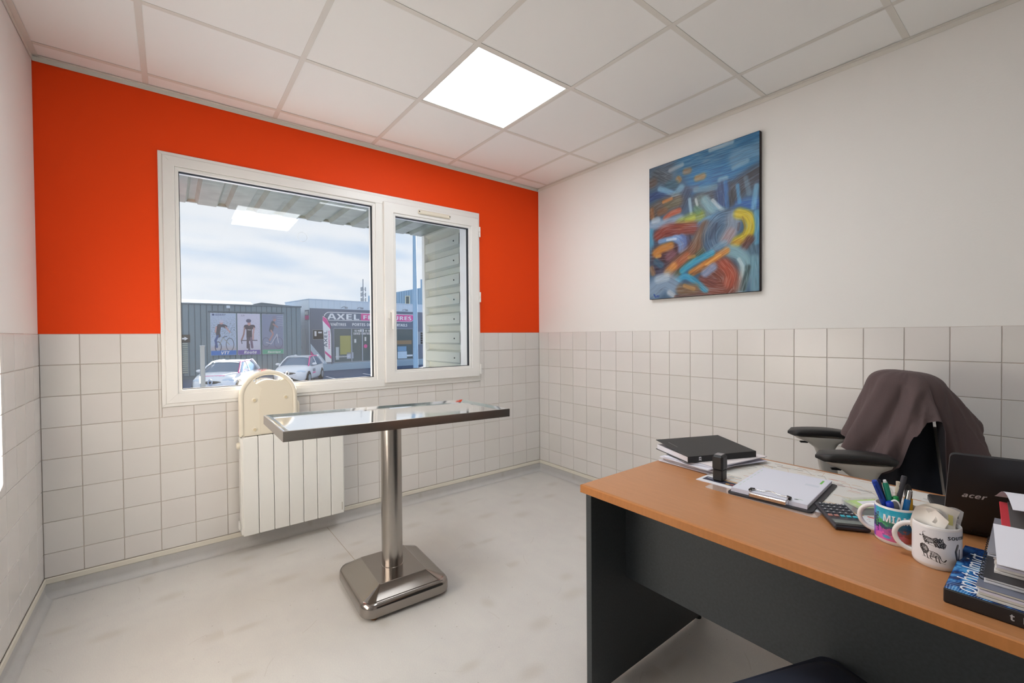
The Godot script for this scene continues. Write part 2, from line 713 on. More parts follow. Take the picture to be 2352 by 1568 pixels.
func room() -> void:
	# floor
	var fl := struct("floor")
	var g := Geo.new()
	g.span(Vector3(ROOM_L - 0.25, -0.16, -0.25), Vector3(0.25, 0.0, ROOM_B + 0.25))
	part(fl, "linoleum", g, M.floor)
	g = Geo.new()
	var s0 := Vector3(-1.873, 0, 0.034)
	var s1 := Vector3(-1.869, 0, 0.74)
	var sd := (s1 - s0).normalized()
	var sn := Vector3(sd.z, 0, -sd.x) * 0.0016
	g.quad(s0 - sn + Vector3.UP * 0.0006, s1 - sn + Vector3.UP * 0.0006, s1 + sn + Vector3.UP * 0.0006, s0 + sn + Vector3.UP * 0.0006, Vector3.UP)
	part(fl, "seam", g, mat(rgb(176, 162, 146), 0.7), "weld seam in the linoleum")
	# window wall
	var wx0 := -2.683
	var wx1 := -0.664
	var wy0 := 0.878
	var wy1 := 2.221
	var wf := struct("wall_front")
	g = Geo.new()
	g.span(Vector3(ROOM_L - 0.25, TILE_TOP, -0.25), Vector3(wx0, 2.75, -0.002))
	g.span(Vector3(wx1, TILE_TOP, -0.25), Vector3(0.25, 2.75, -0.002))
	g.span(Vector3(wx0, wy1, -0.25), Vector3(wx1, 2.75, -0.002))
	part(wf, "painted_wall", g, M.orange, "orange painted upper wall")
	g = Geo.new()
	g.span(Vector3(ROOM_L - 0.25, 0, -0.25), Vector3(wx0, TILE_TOP, -0.0035))
	g.span(Vector3(wx1, 0, -0.25), Vector3(0.25, TILE_TOP, -0.0035))
	g.span(Vector3(wx0, 0, -0.25), Vector3(wx1, wy0, -0.0035))
	part(wf, "grout_bed", g, M.grout)
	var cols: Array = [ROOM_L]
	for i in range(20, 0, -1):
		cols.append(-(0.159 + TILE * (i - 1)))
	cols.append(0.0)
	tile_field(wf, func(a, y): return Transform3D(Basis.IDENTITY, Vector3(a, y, 0)), cols, tile_rows(), func(a0, a1, y0, y1):
		var fx0 := -2.697
		var fx1 := -0.649
		var fy0 := 0.864
		if a1 <= fx0 or a0 >= fx1 or y1 <= fy0:
			return [[a0, a1, y0, y1]]
		if a0 < fx0:
			return [[a0, fx0, y0, y1]] + ([[fx0, a1, y0, fy0]] if y0 < fy0 else [])
		if a1 > fx1:
			return [[fx1, a1, y0, y1]] + ([[a0, fx1, y0, fy0]] if y0 < fy0 else [])
		return [[a0, a1, y0, fy0]] if y0 < fy0 else [])
	# right wall
	var wr := struct("wall_right")
	g = Geo.new()
	g.span(Vector3(0.002, TILE_TOP, 0), Vector3(0.25, 2.75, ROOM_B + 0.25))
	part(wr, "painted_wall", g, M.wall)
	g = Geo.new()
	g.span(Vector3(0.0035, 0, 0), Vector3(0.25, TILE_TOP, ROOM_B + 0.25))
	part(wr, "grout_bed", g, M.grout)
	cols = [0.0]
	for i in 28:
		cols.append(0.126 + TILE * i)
	cols.append(ROOM_B)
	tile_field(wr, func(a, y): return Transform3D(Basis(Vector3.UP, -PI / 2), Vector3(0, y, a)), cols, tile_rows(), func(a0, a1, y0, y1): return [[a0, a1, y0, y1]])
	# left wall
	var wl := struct("wall_left")
	g = Geo.new()
	g.span(Vector3(ROOM_L - 0.25, TILE_TOP, 0), Vector3(ROOM_L - 0.002, 2.75, ROOM_B + 0.25))
	part(wl, "painted_wall", g, M.wall)
	g = Geo.new()
	g.span(Vector3(ROOM_L - 0.25, 0, 0), Vector3(ROOM_L - 0.0035, TILE_TOP, ROOM_B + 0.25))
	part(wl, "grout_bed", g, M.grout)
	cols = [0.0]
	for i in 28:
		cols.append(0.11 + TILE * i)
	cols.append(ROOM_B)
	tile_field(wl, func(a, y): return Transform3D(Basis(Vector3.UP, PI / 2), Vector3(ROOM_L, y, a)), cols, tile_rows(), func(a0, a1, y0, y1): return [[a0, a1, y0, y1]])
	# back wall, behind the camera
	var wb := struct("wall_back")
	g = Geo.new()
	g.span(Vector3(ROOM_L, 0, ROOM_B), Vector3(0, 2.75, ROOM_B + 0.25))
	part(wb, "painted_wall", g, M.wall)
	# coved skirting with a cap strip
	var runs := [["baseboard_front", Vector3(ROOM_L, 0, 0), Vector3(0, 0, 0), Vector3(0, 0, 1)], ["baseboard_right", Vector3(0, 0, 0), Vector3(0, 0, ROOM_B), Vector3(-1, 0, 0)], ["baseboard_left", Vector3(ROOM_L, 0, ROOM_B), Vector3(ROOM_L, 0, 0), Vector3(1, 0, 0)]]
	for r in runs:
		var b := struct(r[0])
		var a: Vector3 = r[1]
		var e: Vector3 = r[2]
		var n: Vector3 = r[3]
		g = Geo.new()
		var prof: Array = []
		for k in 9:
			var t := PI / 2 * k / 8
			prof.append(n * (0.034 - 0.030 * sin(t)) + Vector3.UP * (0.031 - 0.030 * cos(t)))
		prof.append(n * 0.004 + Vector3.UP * 0.068)
		var rows2: Array = []
		for p in prof:
			rows2.append(PackedVector3Array([a + p, e + p]))
		g.rows(rows2, false)
		part(b, "cove", g, M.cove)
		g = Geo.new()
		var c: Vector3 = (a + e) / 2 + n * 0.004 + Vector3.UP * 0.0815
		var sz: Vector3 = (e - a).abs() + n.abs() * 0.008 + Vector3.UP * 0.027
		g.box(c, sz, 0.0025)
		part(b, "cap_strip", g, M.strip)

# four mitred bars round an opening, in the xy plane
func mitred(parent: Node3D, called: String, x0: float, y0: float, x1: float, y1: float, w: float, z0: float, z1: float, m: Material, gap := 0.0004) -> void:
	var o := [Vector2(x0, y0), Vector2(x1, y0), Vector2(x1, y1), Vector2(x0, y1)]
	var i := [Vector2(x0 + w, y0 + w), Vector2(x1 - w, y0 + w), Vector2(x1 - w, y1 - w), Vector2(x0 + w, y1 - w)]
	for k in 4:
		var q := (k + 1) % 4
		var d: Vector2 = ((o[q] - o[k]) as Vector2).normalized() * gap
		var bv := 0.003
		var nrm := Vector2(-d.y, d.x).normalized()
		var a0: Vector2 = o[k] + d
		var a1: Vector2 = o[q] - d
		var b1: Vector2 = i[q] - d
		var b0: Vector2 = i[k] + d
		var g := Geo.new()
		# rounded front edges: a chamfer on the outer and on the inner long edge
		var c0: Vector2 = a0.lerp(b0, bv / w)
		var c1: Vector2 = a1.lerp(b1, bv / w)
		var e0: Vector2 = b0.lerp(a0, bv / w)
		var e1: Vector2 = b1.lerp(a1, bv / w)
		var zz := func(p: Vector2, z: float) -> Vector3: return Vector3(p.x, p.y, z)
		g.quad(zz.call(c0, z1), zz.call(c1, z1), zz.call(e1, z1), zz.call(e0, z1), Vector3.BACK)
		g.quad(zz.call(a0, z1 - bv), zz.call(a1, z1 - bv), zz.call(c1, z1), zz.call(c0, z1), Vector3(-nrm.x, -nrm.y, 1))
		g.quad(zz.call(e0, z1), zz.call(e1, z1), zz.call(b1, z1 - bv), zz.call(b0, z1 - bv), Vector3(nrm.x, nrm.y, 1))
		g.quad(zz.call(a0, z0), zz.call(a1, z0), zz.call(a1, z1 - bv), zz.call(a0, z1 - bv), Vector3(-nrm.x, -nrm.y, 0))
		g.quad(zz.call(b0, z0), zz.call(b1, z0), zz.call(b1, z1 - bv), zz.call(b0, z1 - bv), Vector3(nrm.x, nrm.y, 0))
		g.quad(zz.call(a0, z0), zz.call(a1, z0), zz.call(b1, z0), zz.call(b0, z0), Vector3.FORWARD)
		g.quad(zz.call(a0, z0), zz.call(b0, z0), zz.call(b0, z1 - bv), zz.call(a0, z1 - bv))
		g.quad(zz.call(a1, z0), zz.call(b1, z0), zz.call(b1, z1 - bv), zz.call(a1, z1 - bv))
		part(parent, called, g, m)

func window() -> void:
	var w := struct("window_1")
	# cover trim, fixed frame, mullion
	mitred(w, "cover_trim", -2.697, 0.864, -0.649, 2.235, 0.020, -0.003, 0.008, M.pvc)
	mitred(w, "frame_member", -2.679, 0.882, -0.667, 2.217, 0.052, -0.075, 0.014, M.pvc)
	var g := Geo.new()
	g.span(Vector3(-1.520, 0.93, -0.075), Vector3(-1.462, 2.167, 0.013), 0.003)
	part(w, "mullion", g, M.pvc)
	mitred(w, "glazing_bead", -2.629, 0.932, -1.517, 2.165, 0.020, -0.070, 0.006, M.pvc2)
	mitred(w, "gasket", -2.610, 0.951, -1.536, 2.146, 0.004, -0.034, -0.010, M.gasket)
	g = Geo.new()
	g.T = Transform3D(Basis(Vector3.RIGHT, PANE_TILT), Vector3(-2.073, 1.5485, -0.024))
	g.box(Vector3.ZERO, Vector3(1.078, 1.199, 0.004))
	part(w, "pane", g, M.glass)
	g = Geo.new()
	g.T = Transform3D(Basis(Vector3.RIGHT, PANE_TILT * 2.0), Vector3(-2.073, 1.5485, -0.048))
	g.box(Vector3.ZERO, Vector3(1.078, 1.199, 0.004))
	part(w, "outer_pane", g, M.glass)
	# opening casement
	mitred(w, "casement_member", -1.466, 0.908, -0.674, 2.182, 0.070, -0.060, 0.034, M.pvc)
	mitred(w, "casement_bead", -1.398, 0.976, -0.742, 2.114, 0.019, -0.050, 0.026, M.pvc2)
	mitred(w, "gasket", -1.380, 0.994, -0.760, 2.096, 0.004, -0.016, 0.010, M.gasket)
	g = Geo.new()
	g.span(Vector3(-1.382, 0.992, -0.006), Vector3(-0.758, 2.098, -0.002))
	part(w, "pane", g, M.glass)
	# handle
	g = Geo.new()
	g.T = Transform3D(Basis.IDENTITY, Vector3(-1.425, 1.40, 0.0))
	g.prism(rrect(0.030, 0.085, 0.013), 0.034, 0.046)
	var hd := part(w, "handle_plate", g, M.pvc2)
	g = Geo.new()
	g.tube([Vector3(-1.425, 1.412, 0.044), Vector3(-1.425, 1.412, 0.085)], 0.010, 12)
	g.tube([Vector3(-1.425, 1.420, 0.080), Vector3(-1.425, 1.38, 0.084), Vector3(-1.425, 1.31, 0.080), Vector3(-1.425, 1.285, 0.078)], [0.011, 0.011, 0.009, 0.007], 12)
	part(hd, "lever", g, M.pvc2)
	# air vent on the top rail
	g = Geo.new()
	g.T = Transform3D(Basis.IDENTITY, Vector3(-1.075, 2.150, 0.034))
	g.box(Vector3(0, 0, 0.007), Vector3(0.27, 0.030, 0.014), 0.006)
	var vent := part(w, "air_vent", g, M.cream)
	for sx in [-1, 1]:
		g = Geo.new()
		g.T = Transform3D(Basis(Vector3.RIGHT, PI / 2), Vector3(-1.075 + sx * 0.127, 2.150, 0.048))
		g.lathe([Vector2(0.0, 0.0015), Vector2(0.004, 0.0015), Vector2(0.0045, 0)].map(func(v): return v), 10)
		g.T = Transform3D(Basis.IDENTITY, Vector3(-1.075 + sx * 0.127, 2.150, 0.048))
		g.prism(rrect(0.007, 0.007, 0.003, 3), 0.0, 0.0015)
		part(vent, "screw", g, M.rubber)
	# hinges on the right
	for hy in [2.075, 1.548, 0.965]:
		g = Geo.new()
		g.tube([Vector3(-0.667, hy - 0.040, 0.036), Vector3(-0.667, hy - 0.001, 0.036)], 0.0075, 10)
		g.tube([Vector3(-0.667, hy + 0.001, 0.036), Vector3(-0.667, hy + 0.040, 0.036)], 0.0075, 10)
		part(w, "hinge", g, M.pvc2)
	# round mark of a suction cup on the fixed pane
	g = Geo.new()
	var pts: Array = []
	for k in 25:
		pts.append(Vector3(-1.985 + cos(TAU * k / 24) * 0.028, 1.873 + sin(TAU * k / 24) * 0.030, -0.0205))
	g.tube(pts, 0.0018, 6, false)
	part(w, "suction_ring", g, clear_plastic(), "clear ring stuck on the pane")
	# outer reveal
	for r in [[-2.69, 0.87, -2.672, 2.23], [-0.675, 0.87, -0.657, 2.23], [-2.672, 2.212, -0.675, 2.23]]:
		g = Geo.new()
		g.span(Vector3(r[0], r[1], -0.262), Vector3(r[2], r[3], -0.0755))
		part(w, "outer_reveal", g, M.enamel)
	# outer sill
	g = Geo.new()
	g.span(Vector3(-2.683, 0.85, -0.30), Vector3(-0.664, 0.878, -0.06), 0.003)
	part(w, "outer_sill", g, M.enamel)

func clear_plastic() -> StandardMaterial3D:
	if not M.has("clear"):
		M.clear = mat(Color(0.96, 0.97, 0.98, 0.14), 0.08)
		M.clear.transparency = BaseMaterial3D.TRANSPARENCY_ALPHA
	return M.clear

func ceiling() -> void:
	var c := struct("ceiling")
	var g := Geo.new()
	g.span(Vector3(ROOM_L - 0.25, 2.75, -0.25), Vector3(0.25, 2.9, ROOM_B + 0.25))
	part(c, "slab", g, M.wall)
	var xs: Array = [ROOM_L, -2.739, -2.139, -1.539, -0.939, -0.339, 0.0]
	var zs: Array = [0.0, 0.132, 0.732, 1.332, 1.932, 2.532, 3.132, 3.732, ROOM_B]
	var lights := [[3, 2], [2, 4]]
	var mh := {}
	for i in 6:
		for j in 8:
			if [i, j] in lights:
				continue
			var sz := Vector3(xs[i + 1] - xs[i] - 0.006, 0.015, zs[j + 1] - zs[j] - 0.006)
			var key := "%.3f %.3f" % [sz.x, sz.z]
			if not mh.has(key):
				g = Geo.new()
				g.box(Vector3(0, 0.0075, 0), sz, 0.0015)
				mh[key] = g.mesh(M.panel)
			placed(c, "ceiling_panel", mh[key], Transform3D(Basis.IDENTITY, Vector3((xs[i] + xs[i + 1]) / 2, CEIL + 0.0016 + rng.randf() * 0.0016, (zs[j] + zs[j + 1]) / 2)))
	for i in range(1, 6):
		g = Geo.new()
		g.span(Vector3(xs[i] - 0.012, CEIL, 0), Vector3(xs[i] + 0.012, CEIL + 0.0012, ROOM_B))
		g.span(Vector3(xs[i] - 0.001, CEIL, 0), Vector3(xs[i] + 0.001, CEIL + 0.03, ROOM_B))
		part(c, "grid_bar", g, M.tbar)
	for j in range(1, 8):
		for i in 6:
			g = Geo.new()
			var a: float = xs[i] + (0.012 if i > 0 else 0.0)
			var b: float = xs[i + 1] - (0.012 if i < 5 else 0.0)
			g.span(Vector3(a, CEIL + 0.0003, zs[j] - 0.012), Vector3(b, CEIL + 0.0014, zs[j] + 0.012))
			g.span(Vector3(a, CEIL + 0.0003, zs[j] - 0.001), Vector3(b, CEIL + 0.03, zs[j] + 0.001))
			part(c, "grid_cross_bar", g, M.tbar)
	# wall angles
	for r in [[Vector3(ROOM_L, CEIL - 0.022, 0), Vector3(0, CEIL, 0.0015), Vector3(ROOM_L, CEIL - 0.001, 0), Vector3(0, CEIL, 0.022)], [Vector3(-0.0015, CEIL - 0.022, 0), Vector3(0, CEIL, ROOM_B), Vector3(-0.022, CEIL - 0.001, 0), Vector3(0, CEIL, ROOM_B)], [Vector3(ROOM_L, CEIL - 0.022, 0), Vector3(ROOM_L + 0.0015, CEIL, ROOM_B), Vector3(ROOM_L, CEIL - 0.001, 0), Vector3(ROOM_L + 0.022, CEIL, ROOM_B)]]:
		g = Geo.new()
		g.span(r[0], r[1])
		g.span(r[2], r[3])
		part(c, "wall_angle", g, M.tbar)
	# light panels
	var labels := ["square white light panel glowing in the suspended ceiling grid", "square light panel in the ceiling grid above the desk, mirrored in the window"]
	for k in 2:
		var x0: float = xs[lights[k][0]]
		var x1: float = xs[lights[k][0] + 1]
		var z0: float = zs[lights[k][1]]
		var z1: float = zs[lights[k][1] + 1]
		var l := thing("ceiling_light", labels[k], "ceiling light", Vector3((x0 + x1) / 2, CEIL, (z0 + z1) / 2), 0.0, "square light panels in the ceiling")
		g = Geo.new()
		var hw := 0.297
		var iw := 0.281
		for e in [[Vector3(-hw, 0.0016, -hw), Vector3(hw, 0.012, -iw)], [Vector3(-hw, 0.0016, iw), Vector3(hw, 0.012, hw)], [Vector3(-hw, 0.0016, -iw), Vector3(-iw, 0.012, iw)], [Vector3(iw, 0.0016, -iw), Vector3(hw, 0.012, iw)]]:
			g.span(e[0], e[1])
		part(l, "frame", g, M.tbar)
		g = Geo.new()
		g.span(Vector3(-iw, 0.003, -iw), Vector3(iw, 0.010, iw))
		part(l, "diffuser", g, M.lamp)
		var a := AreaLight3D.new()
		a.name = "panel_light"
		a.area_size = Vector2(0.56, 0.56)
		a.light_color = Color(0.955, 0.98, 1.0)
		a.light_energy = LAMP_ENERGY
		a.shadow_enabled = true
		a.area_range = 12.0
		a.area_attenuation = 2.0
		l.add_child(a)
		a.position = Vector3(0, -0.004, 0)
		a.rotation = Vector3(-PI / 2, 0, 0)

# =====================================================================
# corrugated sheet: trapezoid ribs along x, drawn out along z from 0 to length; ribs stand towards +y
func corrugated(n: int, pitch: float, depth: float, length: float, crest := 0.45, thick := 0.002) -> Geo:
	var p: Array[Vector2] = []
	var sl := pitch * 0.10
	for k in n:
		var x := pitch * k
		p.append(Vector2(x, 0))
		p.append(Vector2(x + pitch * (1 - crest) - sl, 0))
		p.append(Vector2(x + pitch * (1 - crest), depth))
		p.append(Vector2(x + pitch - sl, depth))
	p.append(Vector2(pitch * n, 0))
	var g := Geo.new()
	for k in p.size() - 1:
		var a := p[k]
		var b := p[k + 1]
		var nn := Vector3(-(b - a).y, (b - a).x, 0)
		g.quad(Vector3(a.x, a.y, 0), Vector3(b.x, b.y, 0), Vector3(b.x, b.y, length), Vector3(a.x, a.y, length), nn)
		g.quad(Vector3(a.x, a.y - thick, 0), Vector3(b.x, b.y - thick, 0), Vector3(b.x, b.y - thick, length), Vector3(a.x, a.y - thick, length), -nn)
		for z in [0.0, length]:
			g.quad(Vector3(a.x, a.y - thick, z), Vector3(b.x, b.y - thick, z), Vector3(b.x, b.y, z), Vector3(a.x, a.y, z))
	return g

func outside_near() -> void:
	M.sheet = mat(rgb(138, 148, 138), 0.45, 0.0)
	tri_tex(M.sheet, noise_tex(0.02, Color(0.82, 0.82, 0.80), Color(1, 1, 1), 256, 4, false, 41), Vector3(1.2, 1.2, 1.2))
	M.sheet_wall = mat(rgb(172, 178, 168), 0.45)
	# canopy over the window: five sheets, ribs across the wall
	var c := thing("window_canopy", "grey-green corrugated metal canopy seen above the window panes", "canopy", Vector3(-3.6, 2.215, -0.95))
	for k in 4:
		var g := corrugated(4, 0.186, 0.032, 0.72, 0.30)
		var sheet := part(c, "canopy_sheet", g, M.sheet)
		sheet.position = Vector3(0.744 * k, 0, 0)
	var e := Geo.new()
	e.span(Vector3(-0.05, 0.012, -0.03), Vector3(3.1, 0.12, -0.006))
	part(c, "fascia", e, M.sheet)
	e = Geo.new()
	e.span(Vector3(-0.05, 0.044, -0.03), Vector3(3.1, 0.10, 0.72))
	part(c, "roof_deck", e, M.sheet)
	# return wall at the right of the window, clad with horizontal ribs
	var w := struct("wall_outside")
	var g := corrugated(22, 0.172, 0.038, 0.64, 0.62)
	g.V = g.V.duplicate()
	var cl := part(w, "cladding", g, M.sheet_wall)
	# ribs run along -z, sheet faces -x
	cl.transform = Transform3D(Basis(Vector3(0, 1, 0), Vector3(-1, 0, 0), Vector3(0, 0, 1)), Vector3(-0.640, -1.3, -0.91))
	var b := Geo.new()
	b.span(Vector3(-0.638, -1.33, -0.91), Vector3(0.3, 2.9, -0.25))
	part(w, "core", b, M.sheet_wall)
	b = Geo.new()
	b.span(Vector3(-0.690, -1.33, -0.955), Vector3(-0.60, 2.25, -0.905), 0.004)
	part(w, "corner_flashing", b, mat(rgb(196, 204, 206), 0.4))
	var sc := Geo.new()
	sc.lathe([Vector2(0.007, 0.0), Vector2(0.006, 0.005), Vector2(0.0, 0.006)], 8)
	var sm := sc.mesh(M.black)
	for k in 12:
		placed(w, "screw", sm, Transform3D(Basis(Vector3.BACK, PI / 2), Vector3(-0.6782, 0.18 + 0.172 * k, -0.36)))
	# house wall outside, below and beside the window
	b = Geo.new()
	b.span(Vector3(-9.0, -1.33, -0.27), Vector3(ROOM_L - 0.25, 2.9, -0.25))
	b.span(Vector3(ROOM_L - 0.25, -1.33, -0.27), Vector3(0.3, -0.16, -0.25))
	part(w, "house_wall", b, M.sheet_wall)

func cyclist_poster(kind: int) -> Image:
	var im := new_image(220, 400, [rgb(178, 196, 222), rgb(206, 205, 226), rgb(128, 140, 172)][kind])
	var nz := FastNoiseLite.new()
	nz.seed = 60 + kind
	nz.frequency = 0.05
	for y in 400:
		for x in 220:
			var n := nz.get_noise_2d(x, y * 1.6) + 0.5 * nz.get_noise_2d(x * 3.0, y * 3.0)
			var far: float = clampf(1.0 - absf(y - 150.0) / 150.0, 0, 1)
			var leaf: Color = [rgb(96, 112, 128), rgb(176, 178, 190), rgb(108, 122, 142)][kind]
			blend_px(im, x, y, leaf, clampf((n + 0.1) * far * (1.2 if x > 90 or kind == 0 else 0.5), 0, 0.8))
			if y > 300:
				blend_px(im, x, y, [rgb(186, 168, 170), rgb(198, 196, 214), rgb(116, 116, 138)][kind], clampf((y - 300) / 40.0, 0, 1) * (0.6 + 0.4 * n))
	var dark := [rgb(44, 52, 78), rgb(46, 40, 66), rgb(78, 88, 104)][kind] as Color
	var skin := rgb(196, 150, 150)
	if kind == 0:
		ring(im, 165, 300, 34, 62, 4, rgb(74, 78, 96))
		ring(im, 62, 320, 26, 48, 5, rgb(40, 48, 80))
		brush(im, [Vector2(68, 310), Vector2(104, 230), Vector2(160, 300)], 5, rgb(150, 156, 160))
		brush(im, [Vector2(104, 230), Vector2(140, 220)], 4, dark)
		brush(im, [Vector2(70, 130), Vector2(60, 190), Vector2(66, 215)], 20, dark, 1, 0.2)
		brush(im, [Vector2(72, 118), Vector2(112, 120), Vector2(130, 128)], 16, dark, 1, 0.2)
		brush(im, [Vector2(130, 130), Vector2(165, 180)], 7, skin, 1, 0.3)
		brush(im, [Vector2(48, 130), Vector2(40, 180)], 7, skin, 1, 0.3)
		brush(im, [Vector2(60, 215), Vector2(40, 260), Vector2(50, 320)], 12, rgb(52, 86, 150), 1, 0.3)
		dab(im, 92, 92, 16, 18, skin)
		dab(im, 92, 78, 21, 16, rgb(190, 190, 214))
	elif kind == 1:
		brush(im, [Vector2(110, 300), Vector2(110, 395)], 9, rgb(86, 80, 100))
		ring(im, 110, 380, 9, 46, 4, rgb(70, 66, 86))
		brush(im, [Vector2(34, 262), Vector2(190, 262)], 5, rgb(56, 52, 74))
		brush(im, [Vector2(34, 262), Vector2(40, 292)], 5, rgb(56, 52, 74))
		brush(im, [Vector2(82, 130), Vector2(150, 130)], 24, dark, 1, 0.2)
		brush(im, [Vector2(112, 140), Vector2(112, 230)], 30, dark, 1, 0.2)
		brush(im, [Vector2(68, 140), Vector2(58, 205), Vector2(38, 255)], 9, skin.darkened(0.2), 1, 0.3)
		brush(im, [Vector2(160, 140), Vector2(150, 205), Vector2(150, 250)], 9, skin, 1, 0.3)
		brush(im, [Vector2(98, 240), Vector2(96, 330)], 14, rgb(80, 70, 92), 1, 0.3)
		brush(im, [Vector2(128, 240), Vector2(140, 330)], 14, rgb(112, 92, 122), 1, 0.3)
		dab(im, 112, 98, 17, 22, skin)
		dab(im, 108, 70, 28, 20, rgb(84, 84, 118))
		brush(im, [Vector2(98, 158), Vector2(128, 160)], 4, Color.WHITE, 0.8)
	else:
		ring(im, 38, 282, 36, 46, 4, rgb(94, 98, 122))
		ring(im, 168, 290, 44, 58, 4, rgb(94, 98, 122))
		brush(im, [Vector2(40, 285), Vector2(90, 300), Vector2(152, 205)], 5, rgb(196, 192, 206))
		brush(im, [Vector2(152, 200), Vector2(168, 290)], 4, rgb(214, 212, 220))
		brush(im, [Vector2(112, 90), Vector2(92, 160)], 26, dark, 1, 0.3)
		brush(im, [Vector2(115, 100), Vector2(160, 130)], 9, skin.darkened(0.15), 1, 0.3)
		brush(im, [Vector2(92, 165), Vector2(112, 200), Vector2(76, 262)], 10, skin.darkened(0.1), 1, 0.3)
		dab(im, 128, 52, 18, 22, skin.darkened(0.1))
		dab(im, 124, 34, 24, 18, rgb(128, 132, 156))
		for k in 5:
			brush(im, [Vector2(160, 20 + 22 * k), Vector2(216, 24 + 22 * k)], 3, rgb(190, 196, 210), 0.7)
	var band := [rgb(34, 118, 206), rgb(106, 88, 172), rgb(92, 172, 142)][kind] as Color
	im.fill_rect(Rect2i(0, 356, 220, 44), band)
	return im

